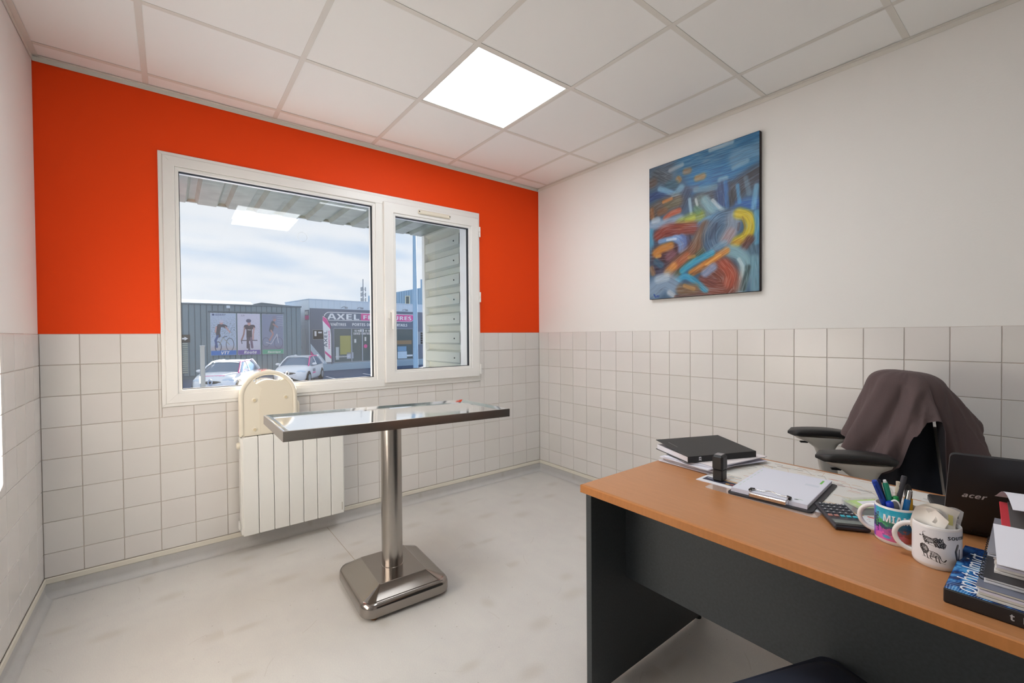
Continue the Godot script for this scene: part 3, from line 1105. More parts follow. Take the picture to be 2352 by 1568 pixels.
func outside_far() -> void:
	var gy := -1.33
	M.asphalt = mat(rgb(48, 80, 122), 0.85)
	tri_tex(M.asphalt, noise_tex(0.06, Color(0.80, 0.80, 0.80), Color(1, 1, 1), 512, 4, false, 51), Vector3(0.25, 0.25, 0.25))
	M.clad = mat(rgb(112, 136, 150), 0.5)
	M.clad_rib = mat(rgb(84, 106, 122), 0.5)
	M.roof_white = mat(rgb(226, 234, 242), 0.4)
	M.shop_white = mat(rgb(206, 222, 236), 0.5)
	M.shop_grey = mat(rgb(106, 118, 138), 0.5)
	M.pink = mat(rgb(226, 84, 158), 0.5)
	M.sign_white = mat(rgb(240, 242, 246), 0.5)
	M.dark_glass = mat(rgb(84, 100, 104), 0.08)
	M.alu = mat(rgb(150, 160, 172), 0.35, 0.4)
	# ground
	var gr := struct("ground")
	var g := Geo.new()
	g.span(Vector3(-60, gy - 0.2, -90), Vector3(70, gy, -0.28))
	part(gr, "asphalt", g, M.asphalt)
	for k in 5:
		g = Geo.new()
		g.box(Vector3(5.2 + 2.6 * k, gy + 0.004, -24.2 - 0.6 * k), Vector3(0.10, 0.008, 4.6))
		part(gr, "parking_line", g, M.sign_white)
	# ---- bike shop ----
	var b := thing("bike_shop", "long grey ribbed metal building hung with three bicycle posters", "building", Vector3(-2.16, 0, -30.24), deg_to_rad(-1.35))
	g = Geo.new()
	g.span(Vector3(-14, gy, -4.5), Vector3(6.70, 3.30, -0.06))
	part(b, "wall_core", g, M.clad_rib)
	var pg := Geo.new()
	pg.box(Vector3(0, 0, 0), Vector3(0.272, 4.42, 0.05), 0.018)
	var pm := pg.mesh(M.clad)
	for k in 34:
		placed(b, "cladding_panel", pm, Transform3D(Basis.IDENTITY, Vector3(6.55 - 0.30 * k, 1.09, -0.04)))
	g = Geo.new()
	g.span(Vector3(-14, 3.28, -0.20), Vector3(6.74, 3.37, 0.04), 0.01)
	part(b, "gutter", g, M.clad_rib)
	var rg := Geo.new()
	rg.box(Vector3(0, 0, 0), Vector3(18.0, 0.05, 0.34), 0.012)
	var rm := rg.mesh(M.roof_white)
	for k in 6:
		placed(b, "roof_sheet", rm, Transform3D(Basis(Vector3.RIGHT, 0.10) * Basis(Vector3.BACK, -0.012), Vector3(-5.0 + 0.02 * k, 3.44 + 0.095 * k, -0.5 - 0.75 * k)))
	g = Geo.new()
	g.prism(PackedVector2Array([Vector2(3.9, 3.30), Vector2(6.7, 3.30), Vector2(6.7, 3.36), Vector2(4.35, 3.56), Vector2(3.9, 3.44)]), -3.0, -0.4)
	part(b, "parapet", g, M.clad_rib)
	g = Geo.new()
	g.span(Vector3(1.38, 2.84, 0.0), Vector3(5.64, 2.91, 0.10), 0.008)
	part(b, "poster_rail", g, M.clad_rib)
	g = Geo.new()
	g.span(Vector3(2.34, 3.08, 0.0), Vector3(2.54, 3.26, 0.12), 0.02)
	part(b, "wall_lamp", g, M.shop_white)
	# arrow sign and louvred window at the left end
	g = Geo.new()
	g.span(Vector3(-0.5, 0.95, 0.0), Vector3(0.45, 1.42, 0.04))
	var sg := part(b, "arrow_sign", g, M.black)
	g = Geo.new()
	g.prism(PackedVector2Array([Vector2(-0.35, 1.13), Vector2(0.18, 1.13), Vector2(0.18, 1.06), Vector2(0.36, 1.18), Vector2(0.18, 1.30), Vector2(0.18, 1.23), Vector2(-0.35, 1.23)]), 0.04, 0.05)
	part(sg, "arrow", g, M.sign_white)
	var lg := Geo.new()
	lg.box(Vector3.ZERO, Vector3(0.9, 0.085, 0.05), 0.01)
	var lm := lg.mesh(mat(rgb(168, 182, 176), 0.5))
	for k in 15:
		placed(b, "louvre", lm, Transform3D(Basis(Vector3.RIGHT, 0.5), Vector3(-0.12, 0.86 - 0.125 * k, 0.02)))
	# posters
	var px := [[1.49, 2.85, "VTT", "blue-banded VTT poster of a mountain biker on grey cladding"], [2.92, 4.20, "Route", "purple-banded Route poster of a road cyclist on grey cladding"], [4.31, 5.58, "Électrique", "green-banded Électrique poster of an electric bike rider"]]
	for k in 3:
		var o := thing("poster", px[k][3], "poster", b.transform * Vector3(px[k][0], 0.10, 0.02), b.rotation.y, "bicycle posters on the grey building")
		var wd: float = px[k][1] - px[k][0]
		g = Geo.new()
		g.span(Vector3(0, 0, -0.02), Vector3(wd, 2.68, 0.03))
		part(o, "board", g, M.shop_white)
		g = Geo.new()
		g.card(Vector3(0.01, 0.01, 0.032), Vector3(wd - 0.01, 0.01, 0.032), Vector3(wd - 0.01, 2.67, 0.032), Vector3(0.01, 2.67, 0.032))
		part(o, "print", g, printed(cyclist_poster(k), 0.4))
		text_part(o, px[k][2], 0.19, M.sign_white, Transform3D(Basis.IDENTITY, Vector3(wd / 2 + 0.05, 0.06 if k < 2 else 0.04, 0.034)), 700, 0, 0.006, false, 0.0, 0.2)
		if k == 0:
			text_part(o, "GIANT", 0.10, mat(rgb(40, 70, 130), 0.5), Transform3D(Basis.IDENTITY, Vector3(0.25, 2.52, 0.034)), 700, -1, 0.006, false, 0.55, 0.2)
			g = Geo.new()
			g.ellipsoid(Vector3(0.15, 2.57, 0.034), Vector3(0.07, 0.06, 0.006))
			part(o, "emblem", g, mat(rgb(40, 70, 130), 0.5))
		elif k == 1:
			text_part(o, "Liv", 0.11, mat(rgb(92, 84, 130), 0.5), Transform3D(Basis.IDENTITY, Vector3(0.2, 2.50, 0.034)), 400, -1, 0.006, true, 0.0, 0.3)
	# ---- closures shop ----
	var s := thing("shop_building", "pale shop building with dark grey front and pink FERMETURES sign", "building", Vector3(5.65, 0, -32.39), deg_to_rad(8.43))
	g = Geo.new()
	g.span(Vector3(0, gy, -5), Vector3(11.6, 4.05, -0.10))
	part(s, "wall_core", g, M.shop_white)
	var wg := Geo.new()
	wg.box(Vector3.ZERO, Vector3(0.475, 0.70, 0.04), 0.008)
	var wm := wg.mesh(M.shop_white)
	for k in 24:
		placed(s, "fascia_panel", wm, Transform3D(Basis.IDENTITY, Vector3(0.24 + 0.48 * k, 3.74, -0.09)))
	g = Geo.new()
	g.span(Vector3(-0.06, 4.06, -5), Vector3(11.66, 4.12, -0.04), 0.01)
	part(s, "coping", g, M.shop_white)
	var vg := Geo.new()
	vg.box(Vector3.ZERO, Vector3(0.04, 4.6, 0.475), 0.008)
	var vm := vg.mesh(M.shop_white)
	for k in 10:
		placed(s, "side_panel", vm, Transform3D(Basis.IDENTITY, Vector3(0.0, 1.76, -0.36 - 0.48 * k)))
	g = Geo.new()
	g.span(Vector3(-0.03, -1.1, -1.55), Vector3(0.0, 1.9, -0.75))
	var dr := part(s, "side_door", g, mat(rgb(150, 184, 204), 0.3))
	g = Geo.new()
	g.tube([Vector3(-0.06, 0.3, -1.45), Vector3(-0.06, 0.5, -1.45)], 0.015, 6)
	part(dr, "handle", g, M.alu)
	# grey front with two openings
	g = Geo.new()
	for r in [[0.04, 1.83, -0.86, 3.40], [1.83, 10.30, 1.92, 3.40], [5.16, 7.40, -0.86, 1.92], [9.14, 10.30, -0.86, 1.92]]:
		g.span(Vector3(r[0], r[2], -0.12), Vector3(r[1], r[3], -0.02))
	part(s, "grey_front", g, M.shop_grey)
	for r in [[1.83, 3.30, "window"], [3.30, 4.23, "door"], [4.23, 5.16, "door"], [7.40, 9.14, "window"]]:
		g = Geo.new()
		g.span(Vector3(r[0] + 0.04, -0.82, -0.10), Vector3(r[1] - 0.04, 1.88, -0.085))
		var pn := part(s, "shop_" + str(r[2]), g, M.dark_glass)
		g = Geo.new()
		for q in [[r[0], -0.86, r[0] + 0.05, 1.92], [r[1] - 0.05, -0.86, r[1], 1.92], [r[0], 1.85, r[1], 1.92], [r[0], -0.86, r[1], -0.78]]:
			g.span(Vector3(q[0], q[1], -0.10), Vector3(q[2], q[3], -0.04))
		part(pn, "frame", g, M.alu)
	# goods and notices behind the panes
	for r in [[2.35, -0.2, 0.9, 1.5, rgb(170, 168, 96)], [2.0, -0.6, 0.25, 1.0, rgb(196, 206, 212)], [2.9, -0.55, 0.55, 0.5, rgb(188, 196, 214)], [7.55, -0.75, 0.95, 0.62, rgb(190, 214, 236)], [7.55, -0.10, 0.9, 0.42, rgb(120, 160, 196)], [8.5, -0.6, 0.6, 0.16, rgb(220, 228, 238)], [7.5, 0.5, 1.5, 0.35, rgb(150, 128, 100)], [3.55, 0.72, 0.16, 0.30, rgb(226, 230, 230)], [4.45, 0.85, 0.14, 0.34, rgb(214, 218, 218)]]:
		g = Geo.new()
		g.span(Vector3(r[0], r[1], -0.082), Vector3(r[0] + r[2], r[1] + r[3], -0.072))
		part(s, "notice", g, mat(r[4], 0.6))
	g = Geo.new()
	g.T = Transform3D(Basis(Vector3.RIGHT, PI / 2), Vector3(4.52, 0.42, -0.07))
	g.lathe([Vector2(0.16, 0.0), Vector2(0.15, 0.012), Vector2(0.0, 0.012)], 20)
	part(s, "round_sticker", g, M.pink)
	text_part(s, "02 96", 0.16, M.sign_white, Transform3D(Basis.IDENTITY, Vector3(3.57, 1.62, -0.07)), 700, -1, 0.008, false, 0.48)
	text_part(s, "10 10", 0.16, M.sign_white, Transform3D(Basis.IDENTITY, Vector3(4.93, 1.62, -0.07)), 700, 1, 0.008, false, 0.46)
	g = Geo.new()
	g.span(Vector3(4.08, 1.60, -0.08), Vector3(4.38, 1.82, -0.066))
	part(s, "white_patch", g, M.sign_white)
	text_part(s, "DEVIS GRATUIT", 0.18, M.sign_white, Transform3D(Basis.IDENTITY, Vector3(4.25, 1.38, -0.07)), 700, 0, 0.008, false, 1.5)
	text_part(s, "EN GUINGAMP", 0.12, M.sign_white, Transform3D(Basis.IDENTITY, Vector3(2.55, -0.42, -0.07)), 700, 0, 0.008, false, 1.15)
	# sign
	g = Geo.new()
	var sp := rrect(8.18, 0.60, 0.0)
	var outline := PackedVector2Array()
	for k in 7:
		var a := PI / 2 + PI / 2 * k / 6
		outline.append(Vector2(1.50 + cos(a) * 0.46, 2.70 + sin(a) * 0.46))
	outline.append(Vector2(1.04, 2.49))
	for k in 7:
		var a := -PI / 2 + PI / 2 * k / 6
		outline.append(Vector2(8.78 + cos(a) * 0.46, 2.95 + sin(a) * 0.46))
	outline.append(Vector2(9.24, 3.16))
	g.prism(outline, -0.02, 0.02)
	var sgn := part(s, "sign_board", g, M.sign_white)
	var inner := Geometry2D.offset_polygon(outline, -0.05)[0]
	g = Geo.new()
	g.prism(inner, 0.02, 0.03)
	part(sgn, "grey_field", g, M.shop_grey)
	var pinkp := Geometry2D.intersect_polygons(inner, PackedVector2Array([Vector2(4.09, 2.3), Vector2(9.6, 2.3), Vector2(9.6, 3.4), Vector2(4.09, 3.4)]))[0]
	g = Geo.new()
	g.prism(pinkp, 0.03, 0.036)
	part(sgn, "pink_field", g, M.pink)
	text_part(sgn, "AXEL", 0.46, M.sign_white, Transform3D(Basis.IDENTITY, Vector3(2.62, 2.58, 0.034)), 800, 0, 0.012, false, 2.64)
	text_part(sgn, "FERMETURES", 0.34, M.sign_white, Transform3D(Basis.IDENTITY, Vector3(4.30, 2.64, 0.038)), 800, -1, 0.012, false, 4.62)
	text_part(s, "FENÊTRES", 0.27, M.sign_white, Transform3D(Basis.IDENTITY, Vector3(2.84, 2.08, -0.015)), 700, 1, 0.012, false, 1.36)
	text_part(s, "PORTES DE GARAGE", 0.24, M.sign_white, Transform3D(Basis.IDENTITY, Vector3(3.36, 2.08, -0.015)), 700, -1, 0.012, false, 3.0)
	text_part(s, "PORTAILS", 0.24, M.sign_white, Transform3D(Basis.IDENTITY, Vector3(8.51, 2.08, -0.015)), 700, 1, 0.012, false, 1.45)
	# picture boards beside the door
	g = Geo.new()
	g.span(Vector3(0.19, 1.01, -0.03), Vector3(1.11, 1.78, 0.02))
	var pb := part(s, "picture_board", g, M.alu)
	g = Geo.new()
	g.span(Vector3(0.23, 1.05, 0.02), Vector3(1.07, 1.74, 0.025))
	g.span(Vector3(0.35, 1.25, 0.025), Vector3(0.95, 1.60, 0.03))
	part(pb, "picture", g, M.black)
	g = Geo.new()
	g.span(Vector3(0.32, 1.28, 0.025), Vector3(0.47, 1.66, 0.032))
	g.span(Vector3(0.60, 1.50, 0.025), Vector3(0.88, 1.62, 0.032))
	part(pb, "white_panel", g, M.sign_white)
	g = Geo.new()
	g.span(Vector3(9.61, 0.45, -0.03), Vector3(10.17, 1.63, 0.02))
	var sb := part(s, "shutter_board", g, M.alu)
	for k in 5:
		g = Geo.new()
		g.span(Vector3(9.90, 0.50 + 0.22 * k, 0.02), Vector3(10.13, 0.68 + 0.22 * k, 0.03))
		part(sb, "slat", g, M.black)
	# white and pink corner stripes, spotlights
	g = Geo.new()
	g.prism(PackedVector2Array([Vector2(0.04, 0.72), Vector2(0.04, 0.20), Vector2(0.86, -0.86), Vector2(1.28, -0.86)]), -0.02, -0.012)
	part(s, "diagonal_stripe", g, M.shop_white)
	g = Geo.new()
	g.prism(PackedVector2Array([Vector2(0.04, 0.16), Vector2(0.04, -0.86), Vector2(0.80, -0.86)]), -0.02, -0.014)
	part(s, "pink_triangle", g, M.pink)
	for lx in [2.68, 4.01, 8.24]:
		g = Geo.new()
		g.tube([Vector3(lx - 0.18, 3.52, -0.06), Vector3(lx - 0.1, 3.60, 0.14), Vector3(lx, 3.60, 0.24)], 0.022, 6)
		g.box(Vector3(lx + 0.06, 3.52, 0.26), Vector3(0.22, 0.14, 0.12), 0.02)
		part(s, "spotlight", g, M.alu)
	g = Geo.new()
	g.span(Vector3(-0.045, 2.52, -0.82), Vector3(-0.02, 3.28, -0.06))
	var ss := part(s, "side_sign", g, M.shop_grey)
	g = Geo.new()
	g.span(Vector3(-0.05, 2.55, -0.80), Vector3(-0.045, 2.85, -0.08))
	part(ss, "pink_field", g, M.pink)
	var fx := Transform3D(Basis(Vector3.UP, -PI / 2), Vector3(-0.046, 2.92, -0.78))
	text_part(ss, "AXEL", 0.26, M.sign_white, fx, 800, -1, 0.008, false, 0.62)
	# raised walkway
	g = Geo.new()
	g.span(Vector3(-0.3, gy, -0.1), Vector3(11.6, -0.86, 1.1), 0.01)
	part(s, "walkway", g, mat(rgb(150, 178, 202), 0.8))
	# ---- feather flag ----
	var f := thing("feather_flag", "white and pink AXEL feather flag standing before the shop", "flag", Vector3(6.93, -0.86, -31.4), deg_to_rad(8.43))
	g = Geo.new()
	g.tube([Vector3(0, 0, 0), Vector3(0, 2.2, 0), Vector3(-0.10, 3.0, 0), Vector3(-0.34, 3.5, 0), Vector3(-0.62, 3.68, 0)], 0.018, 6)
	part(f, "pole", g, M.black)
	var right := [Vector2(-0.03, 0.18), Vector2(-0.03, 2.2), Vector2(-0.12, 3.0), Vector2(-0.36, 3.47), Vector2(-0.64, 3.64)]
	var leftp := [Vector2(-0.66, 3.3), Vector2(-0.62, 2.4), Vector2(-0.55, 1.2), Vector2(-0.47, 0.18)]
	g = Geo.new()
	g.prism(PackedVector2Array(right + leftp), -0.006, 0.006)
	part(f, "cloth", g, M.sign_white)
	g = Geo.new()
	g.prism(PackedVector2Array([Vector2(-0.04, 2.62), Vector2(-0.13, 3.0), Vector2(-0.37, 3.45), Vector2(-0.63, 3.60), Vector2(-0.655, 3.3)]), -0.009, 0.009)
	part(f, "pink_band", g, M.pink)
	g = Geo.new()
	g.prism(PackedVector2Array([Vector2(-0.04, 0.40), Vector2(-0.04, 0.62), Vector2(-0.52, 1.05), Vector2(-0.51, 0.86)]), -0.009, 0.009)
	part(f, "pink_band", g, M.pink)
	text_part(f, "AXEL", 0.24, M.shop_grey, Transform3D(Basis(Vector3.BACK, PI / 2), Vector3(-0.33, 1.3, 0.007)), 800, -1, 0.006, false, 1.25)
	text_part(f, "FERMETURES", 0.13, M.pink, Transform3D(Basis(Vector3.BACK, PI / 2), Vector3(-0.12, 1.2, 0.007)), 800, -1, 0.006, false, 1.35)
	# ---- hall behind ----
	var h := thing("industrial_hall", "pale blue ribbed industrial hall rising behind the shop", "building", Vector3(18.8, 0, -56.5), atan2(-(4.6), 5.93))
	h.rotation.y = -atan2(4.6, 5.93)
	M.hall = mat(rgb(146, 180, 206), 0.5)
	g = Geo.new()
	g.prism(PackedVector2Array([Vector2(0, gy), Vector2(14, gy), Vector2(14, 9.0), Vector2(7.2, 9.0), Vector2(7.2, 7.82), Vector2(3.8, 7.26), Vector2(0, 6.80)]), -14, -0.05)
	part(h, "wall_core", g, M.hall)
	for k in 22:
		var x0 := 0.16 + 0.33 * k
		var tp: float = (6.80 + (x0) * 0.121 if x0 < 3.8 else 7.26 + (x0 - 3.8) * 0.165) if x0 < 7.1 else 8.95
		g = Geo.new()
		g.span(Vector3(x0 - 0.13, gy, -0.06), Vector3(x0 + 0.13, tp - 0.05, 0.02), 0.01)
		part(h, "cladding_panel", g, M.hall)
	for wx in [[5.1, 5.75, 5.55, 6.75]]:
		g = Geo.new()
		g.span(Vector3(wx[0], wx[2], 0.0), Vector3(wx[1], wx[3], 0.06))
		var wn := part(h, "window", g, mat(rgb(216, 214, 190), 0.5))
		g = Geo.new()
		g.span(Vector3(wx[0] + 0.12, wx[2] + 0.12, 0.05), Vector3(wx[1] - 0.12, wx[3] - 0.1, 0.07))
		part(wn, "pane", g, M.dark_glass)
	# ---- mast ----
	var ma := thing("telecom_mast", "slim telecom mast with stacked antennas behind the shop roof", "mast", Vector3(16.49, gy, -51.92))
	g = Geo.new()
	g.tube([Vector3(0, 0, 0), Vector3(0.05, 9.75, 0)], [0.12, 0.07], 8)
	part(ma, "pole", g, M.alu)
	for k in 9:
		g = Geo.new()
		var a := k * 2.1
		var yy := 8.05 + 0.28 * (k / 3) * 2.4 - 0.9
		g.box(Vector3(0.03 + cos(a) * 0.30, yy, sin(a) * 0.3), Vector3(0.13, 0.52, 0.12), 0.02)
		g.tube([Vector3(0.03, yy, 0), Vector3(0.03 + cos(a) * 0.30, yy, sin(a) * 0.3)], 0.03, 5)
		part(ma, "antenna", g, M.alu)
	# ---- lamp post ----
	var lp := thing("lamp_post", "tall pale blue steel post seen through the right-hand pane", "post", Vector3(5.30, gy, -13.65))
	g = Geo.new()
	g.lathe([Vector2(0.0, 0.0), Vector2(0.17, 0.0), Vector2(0.17, 0.03), Vector2(0.0, 0.03)], 12)
	part(lp, "base_plate", g, M.hall)
	g = Geo.new()
	g.tube([Vector3(0, 0.02, 0), Vector3(0, 3.6, 0), Vector3(0, 8.5, 0)], [0.105, 0.09, 0.055], 12)
	part(lp, "pole", g, M.hall)
	g = Geo.new()
	g.tube([Vector3(0, 8.4, 0), Vector3(0.3, 8.9, 0.1), Vector3(1.1, 9.05, 0.3)], 0.04, 8)
	g.box(Vector3(1.3, 9.05, 0.35), Vector3(0.6, 0.10, 0.24), 0.03)
	part(lp, "lantern", g, M.alu)
	# ---- steel post near the window ----
	var po := thing("steel_post", "galvanised square steel post standing outside by the left pane edge", "post", Vector3(-2.20, gy, -6.78))
	g = Geo.new()
	g.box(Vector3(0, 1.205, 0), Vector3(0.075, 2.41, 0.075), 0.008)
	part(po, "tube", g, mat(rgb(126, 134, 140), 0.4))
	g = Geo.new()
	g.box(Vector3(0, 2.415, 0), Vector3(0.085, 0.012, 0.085), 0.003)
	part(po, "cap", g, M.alu)
	g = Geo.new()
	g.box(Vector3(-0.045, 1.80, 0.02), Vector3(0.03, 0.14, 0.05), 0.008)
	part(po, "latch", g, M.enamel)
	# ---- cars ----
	parked_car(Vector3(-0.29, 0, -20.3), Vector3(1.15, 0, -23.6), gy, "white Renault-style hatchback parked left, partly behind the white scale", 0)
	parked_car(Vector3(3.30, 0, -23.0), Vector3(4.60, 0, -25.35), gy, "white hatchback with pink roof edge parked before the shop, right of the other", 1)

func parked_car(fw: Vector3, rw: Vector3, gy: float, label: String, kind: int) -> void:
	# fw and rw: front and rear wheel on the car's left side
	var d := (fw - rw)
	d.y = 0
	d = d.normalized()
	var side := Vector3(-d.z, 0, d.x)   # to the car's right hand
	var wb := 2.6
	var mid := fw - d * wb / 2 + side * 0.80 * (1.0 if side.x < 0 else -1.0)
	var o := thing("parked_car", label, "car", Vector3(mid.x, gy, mid.z), atan2(-d.z, d.x), "white cars in the car park")
	var body := M.get("car_body") as StandardMaterial3D
	if body == null:
		body = mat(rgb(226, 232, 240), 0.22)
		M.car_body = body
		M.car_glass = mat(rgb(84, 112, 140), 0.06)
		M.head = mat(rgb(196, 214, 232), 0.08)
	# x forward, y up
	var st := [[-2.04, 0.60, 0.46, 0.74], [-1.98, 0.78, 0.34, 0.90], [-1.7, 0.86, 0.26, 0.99], [-0.9, 0.885, 0.20, 0.98], [0.2, 0.885, 0.20, 0.95], [0.95, 0.88, 0.20, 0.97], [1.35, 0.86, 0.20, 0.90], [1.75, 0.80, 0.20, 0.80], [1.96, 0.66, 0.22, 0.68], [2.04, 0.50, 0.28, 0.58]]
	var rws: Array = []
	for s in st:
		var w: float = s[1]
		var yb: float = s[2]
		var yt: float = s[3]
		var half := [Vector2(w * 0.90, yb), Vector2(w * 0.99, yb + 0.12), Vector2(w, (yb + yt) * 0.5), Vector2(w * 0.97, yt - 0.13), Vector2(w * 0.90, yt - 0.03), Vector2(w * 0.6, yt + 0.015), Vector2(0, yt + 0.03)]
		var row := PackedVector3Array()
		for q: Vector2 in half:
			row.append(Vector3(s[0], q.y, q.x))
		for i in range(half.size() - 2, -1, -1):
			row.append(Vector3(s[0], half[i].y, -half[i].x))
		rws.append(row)
	var g := Geo.new()
	g.rows(rws, false)
	for e in [0, st.size() - 1]:
		var c := Vector3(st[e][0], (st[e][2] + st[e][3]) / 2, 0)
		for i in rws[e].size() - 1:
			g.tri(c, rws[e][i], rws[e][i + 1], Vector3(1 if e else -1, 0, 0))
	g.quad(Vector3(-1.9, 0.22, 0.7), Vector3(1.9, 0.22, 0.7), Vector3(1.9, 0.22, -0.7), Vector3(-1.9, 0.22, -0.7), Vector3.DOWN)
	part(o, "body", g, body)
	# glasshouse
	var ring_ := func(y: float, xr: float, xf: float, w: float) -> PackedVector3Array:
		var r := PackedVector3Array()
		for q in [[xr, 0.55], [xr, 1.0], [xr + 0.35, 1.04], [xf - 0.5, 1.04], [xf - 0.12, 0.97], [xf, 0.5]]:
			r.append(Vector3(q[0], y, q[1] * w))
		for q in [[xf, 0.5], [xf - 0.12, 0.97], [xf - 0.5, 1.04], [xr + 0.35, 1.04], [xr, 1.0], [xr, 0.55], [xr, 0.55]]:
			r.append(Vector3(q[0], y, -q[1] * w))
		r[r.size() - 1] = r[0]
		return r
	g = Geo.new()
	g.rows([ring_.call(0.93, -1.92, 1.02, 0.80), ring_.call(1.2, -1.72, 0.58, 0.70), ring_.call(1.41, -1.48, 0.16, 0.59)], false, false)
	part(o, "windows", g, M.car_glass)
	g = Geo.new()
	g.grid(10, 8, func(u: float, v: float):
		var x := lerpf(-1.60, 0.24, u)
		var z := lerpf(-0.63, 0.63, v)
		var ex: float = pow(absf(2 * u - 1), 3.0)
		var ez: float = pow(absf(2 * v - 1), 3.0)
		return Vector3(x, 1.465 - 0.07 * ex - 0.05 * ez, z * (1.0 - 0.08 * ex)), false)
	part(o, "roof", g, body)
	for sz in [-1.0, 1.0]:
		g = Geo.new()
		g.tube([Vector3(1.02, 0.95, 0.77 * sz), Vector3(0.58, 1.22, 0.69 * sz), Vector3(0.18, 1.42, 0.60 * sz), Vector3(-0.6, 1.45, 0.61 * sz), Vector3(-1.5, 1.41, 0.58 * sz)], 0.035, 6)
		part(o, "roof_edge", g, M.pink if sz < 0 else body)
		g = Geo.new()
		g.tube([Vector3(-0.25, 0.95, 0.84 * sz), Vector3(-0.35, 1.42, 0.62 * sz)], 0.03, 5)
		g.tube([Vector3(-1.75, 0.95, 0.80 * sz), Vector3(-1.25, 1.42, 0.61 * sz)], 0.10, 6)
		part(o, "pillar", g, body)
		g = Geo.new()
		g.ellipsoid(Vector3(0.62, 1.03, 0.97 * sz), Vector3(0.07, 0.075, 0.13))
		part(o, "mirror", g, body)
		# head lamp
		g = Geo.new()
		g.T = Transform3D(Basis(Vector3.UP, -0.62 * sz) * Basis(Vector3.BACK, -0.35), Vector3(1.80, 0.68, 0.60 * sz))
		g.ellipsoid(Vector3.ZERO, Vector3(0.10, 0.085, 0.25))
		part(o, "headlamp", g, M.head)
		g = Geo.new()
		g.T = Transform3D(Basis(Vector3.UP, -0.45 * sz), Vector3(1.93, 0.40, 0.55 * sz))
		g.ellipsoid(Vector3.ZERO, Vector3(0.04, 0.05, 0.13))
		part(o, "fog_lamp", g, M.black)
		for wx in [1.28, -1.32]:
			g = Geo.new()
			g.T = Transform3D(Basis(Vector3.RIGHT, PI / 2 * sz), Vector3(wx, 0.31, 0.70 * sz))
			g.lathe([Vector2(0.0, 0.0), Vector2(0.29, 0.0), Vector2(0.31, 0.03), Vector2(0.31, 0.17), Vector2(0.29, 0.20), Vector2(0.20, 0.195), Vector2(0.0, 0.185)], 20)
			var wh := part(o, "wheel", g, M.rubber)
			g = Geo.new()
			g.T = Transform3D(Basis(Vector3.RIGHT, PI / 2 * sz), Vector3(wx, 0.31, 0.70 * sz))
			g.lathe([Vector2(0.20, 0.19), Vector2(0.19, 0.205), Vector2(0.05, 0.20), Vector2(0.0, 0.205)], 20)
			for k in 5:
				var a := TAU * k / 5
				g.box(Vector3(cos(a) * 0.11, 0.205, sin(a) * 0.11), Vector3(0.05, 0.012, 0.05), 0.004)
			part(wh, "hub_cap", g, M.alu)
			g = Geo.new()
			g.T = Transform3D(Basis(Vector3.RIGHT, PI / 2 * sz), Vector3(wx, 0.33, 0.80 * sz))
			g.lathe([Vector2(0.30, 0.074), Vector2(0.345, 0.082), Vector2(0.36, 0.07)], 20)
			part(o, "wheel_arch", g, M.rubber)
	g = Geo.new()
	g.T = Transform3D(Basis.IDENTITY, Vector3(2.0, 0.60, 0))
	g.ellipsoid(Vector3.ZERO, Vector3(0.06, 0.075, 0.42))
	var gl := part(o, "grille", g, M.black)
	g = Geo.new()
	g.T = Transform3D(Basis(Vector3.UP, PI / 2), Vector3(2.06, 0.62, 0))
	for sgn in [[0.0, 0.13], [0.13, 0.0], [0.0, -0.13], [-0.13, 0.0]]:
		pass
	g.prism(PackedVector2Array([Vector2(0, 0.135), Vector2(0.035, 0.135), Vector2(0.11, 0.0), Vector2(0.035, -0.135), Vector2(0, -0.135), Vector2(0, -0.09), Vector2(0.055, 0.0), Vector2(0, 0.09)]), -0.01, 0.03)
	g.prism(PackedVector2Array([Vector2(0, 0.135), Vector2(0, 0.09), Vector2(-0.055, 0.0), Vector2(0, -0.09), Vector2(0, -0.135), Vector2(-0.035, -0.135), Vector2(-0.11, 0.0), Vector2(-0.035, 0.135)]), -0.01, 0.03)
	part(gl, "emblem", g, M.chrome, "chrome diamond emblem")
	g = Geo.new()
	g.T = Transform3D(Basis.IDENTITY, Vector3(2.0, 0.36, 0))
	g.ellipsoid(Vector3.ZERO, Vector3(0.06, 0.06, 0.36))
	part(o, "lower_intake", g, M.black)
	# lettering on the near door, pink script on the bonnet
	text_part(o, "AXEL", 0.17, M.shop_grey, Transform3D(Basis(Vector3.UP, PI), Vector3(0.35, 0.60, -0.889)), 800, 0, 0.004, false, 0.55)
	g = Geo.new()
	g.span(Vector3(0.08, 0.50, -0.884), Vector3(0.62, 0.57, -0.893))
	part(o, "door_strip", g, M.pink)
	if kind == 0:
		g = Geo.new()
		var wave: Array = []
		for k in 19:
			wave.append(Vector3(1.60 + 0.02 * sin(k * 1.9), 0.868, -0.40 + 0.044 * k))
		g.tube(wave, 0.014, 5)
		part(o, "bonnet_script", g, M.pink)

# =====================================================================
func ring_rows(levels: Array, seg := 8) -> Array:
	# levels: [width, depth, corner radius, y]
	var out: Array = []
	for l in levels:
		var p := rrect(l[0], l[1], l[2], seg)
		var row := PackedVector3Array()
		for q in p:
			row.append(Vector3(q.x, l[3], -q.y))
		row.append(row[0])
		out.append(row)
	return out

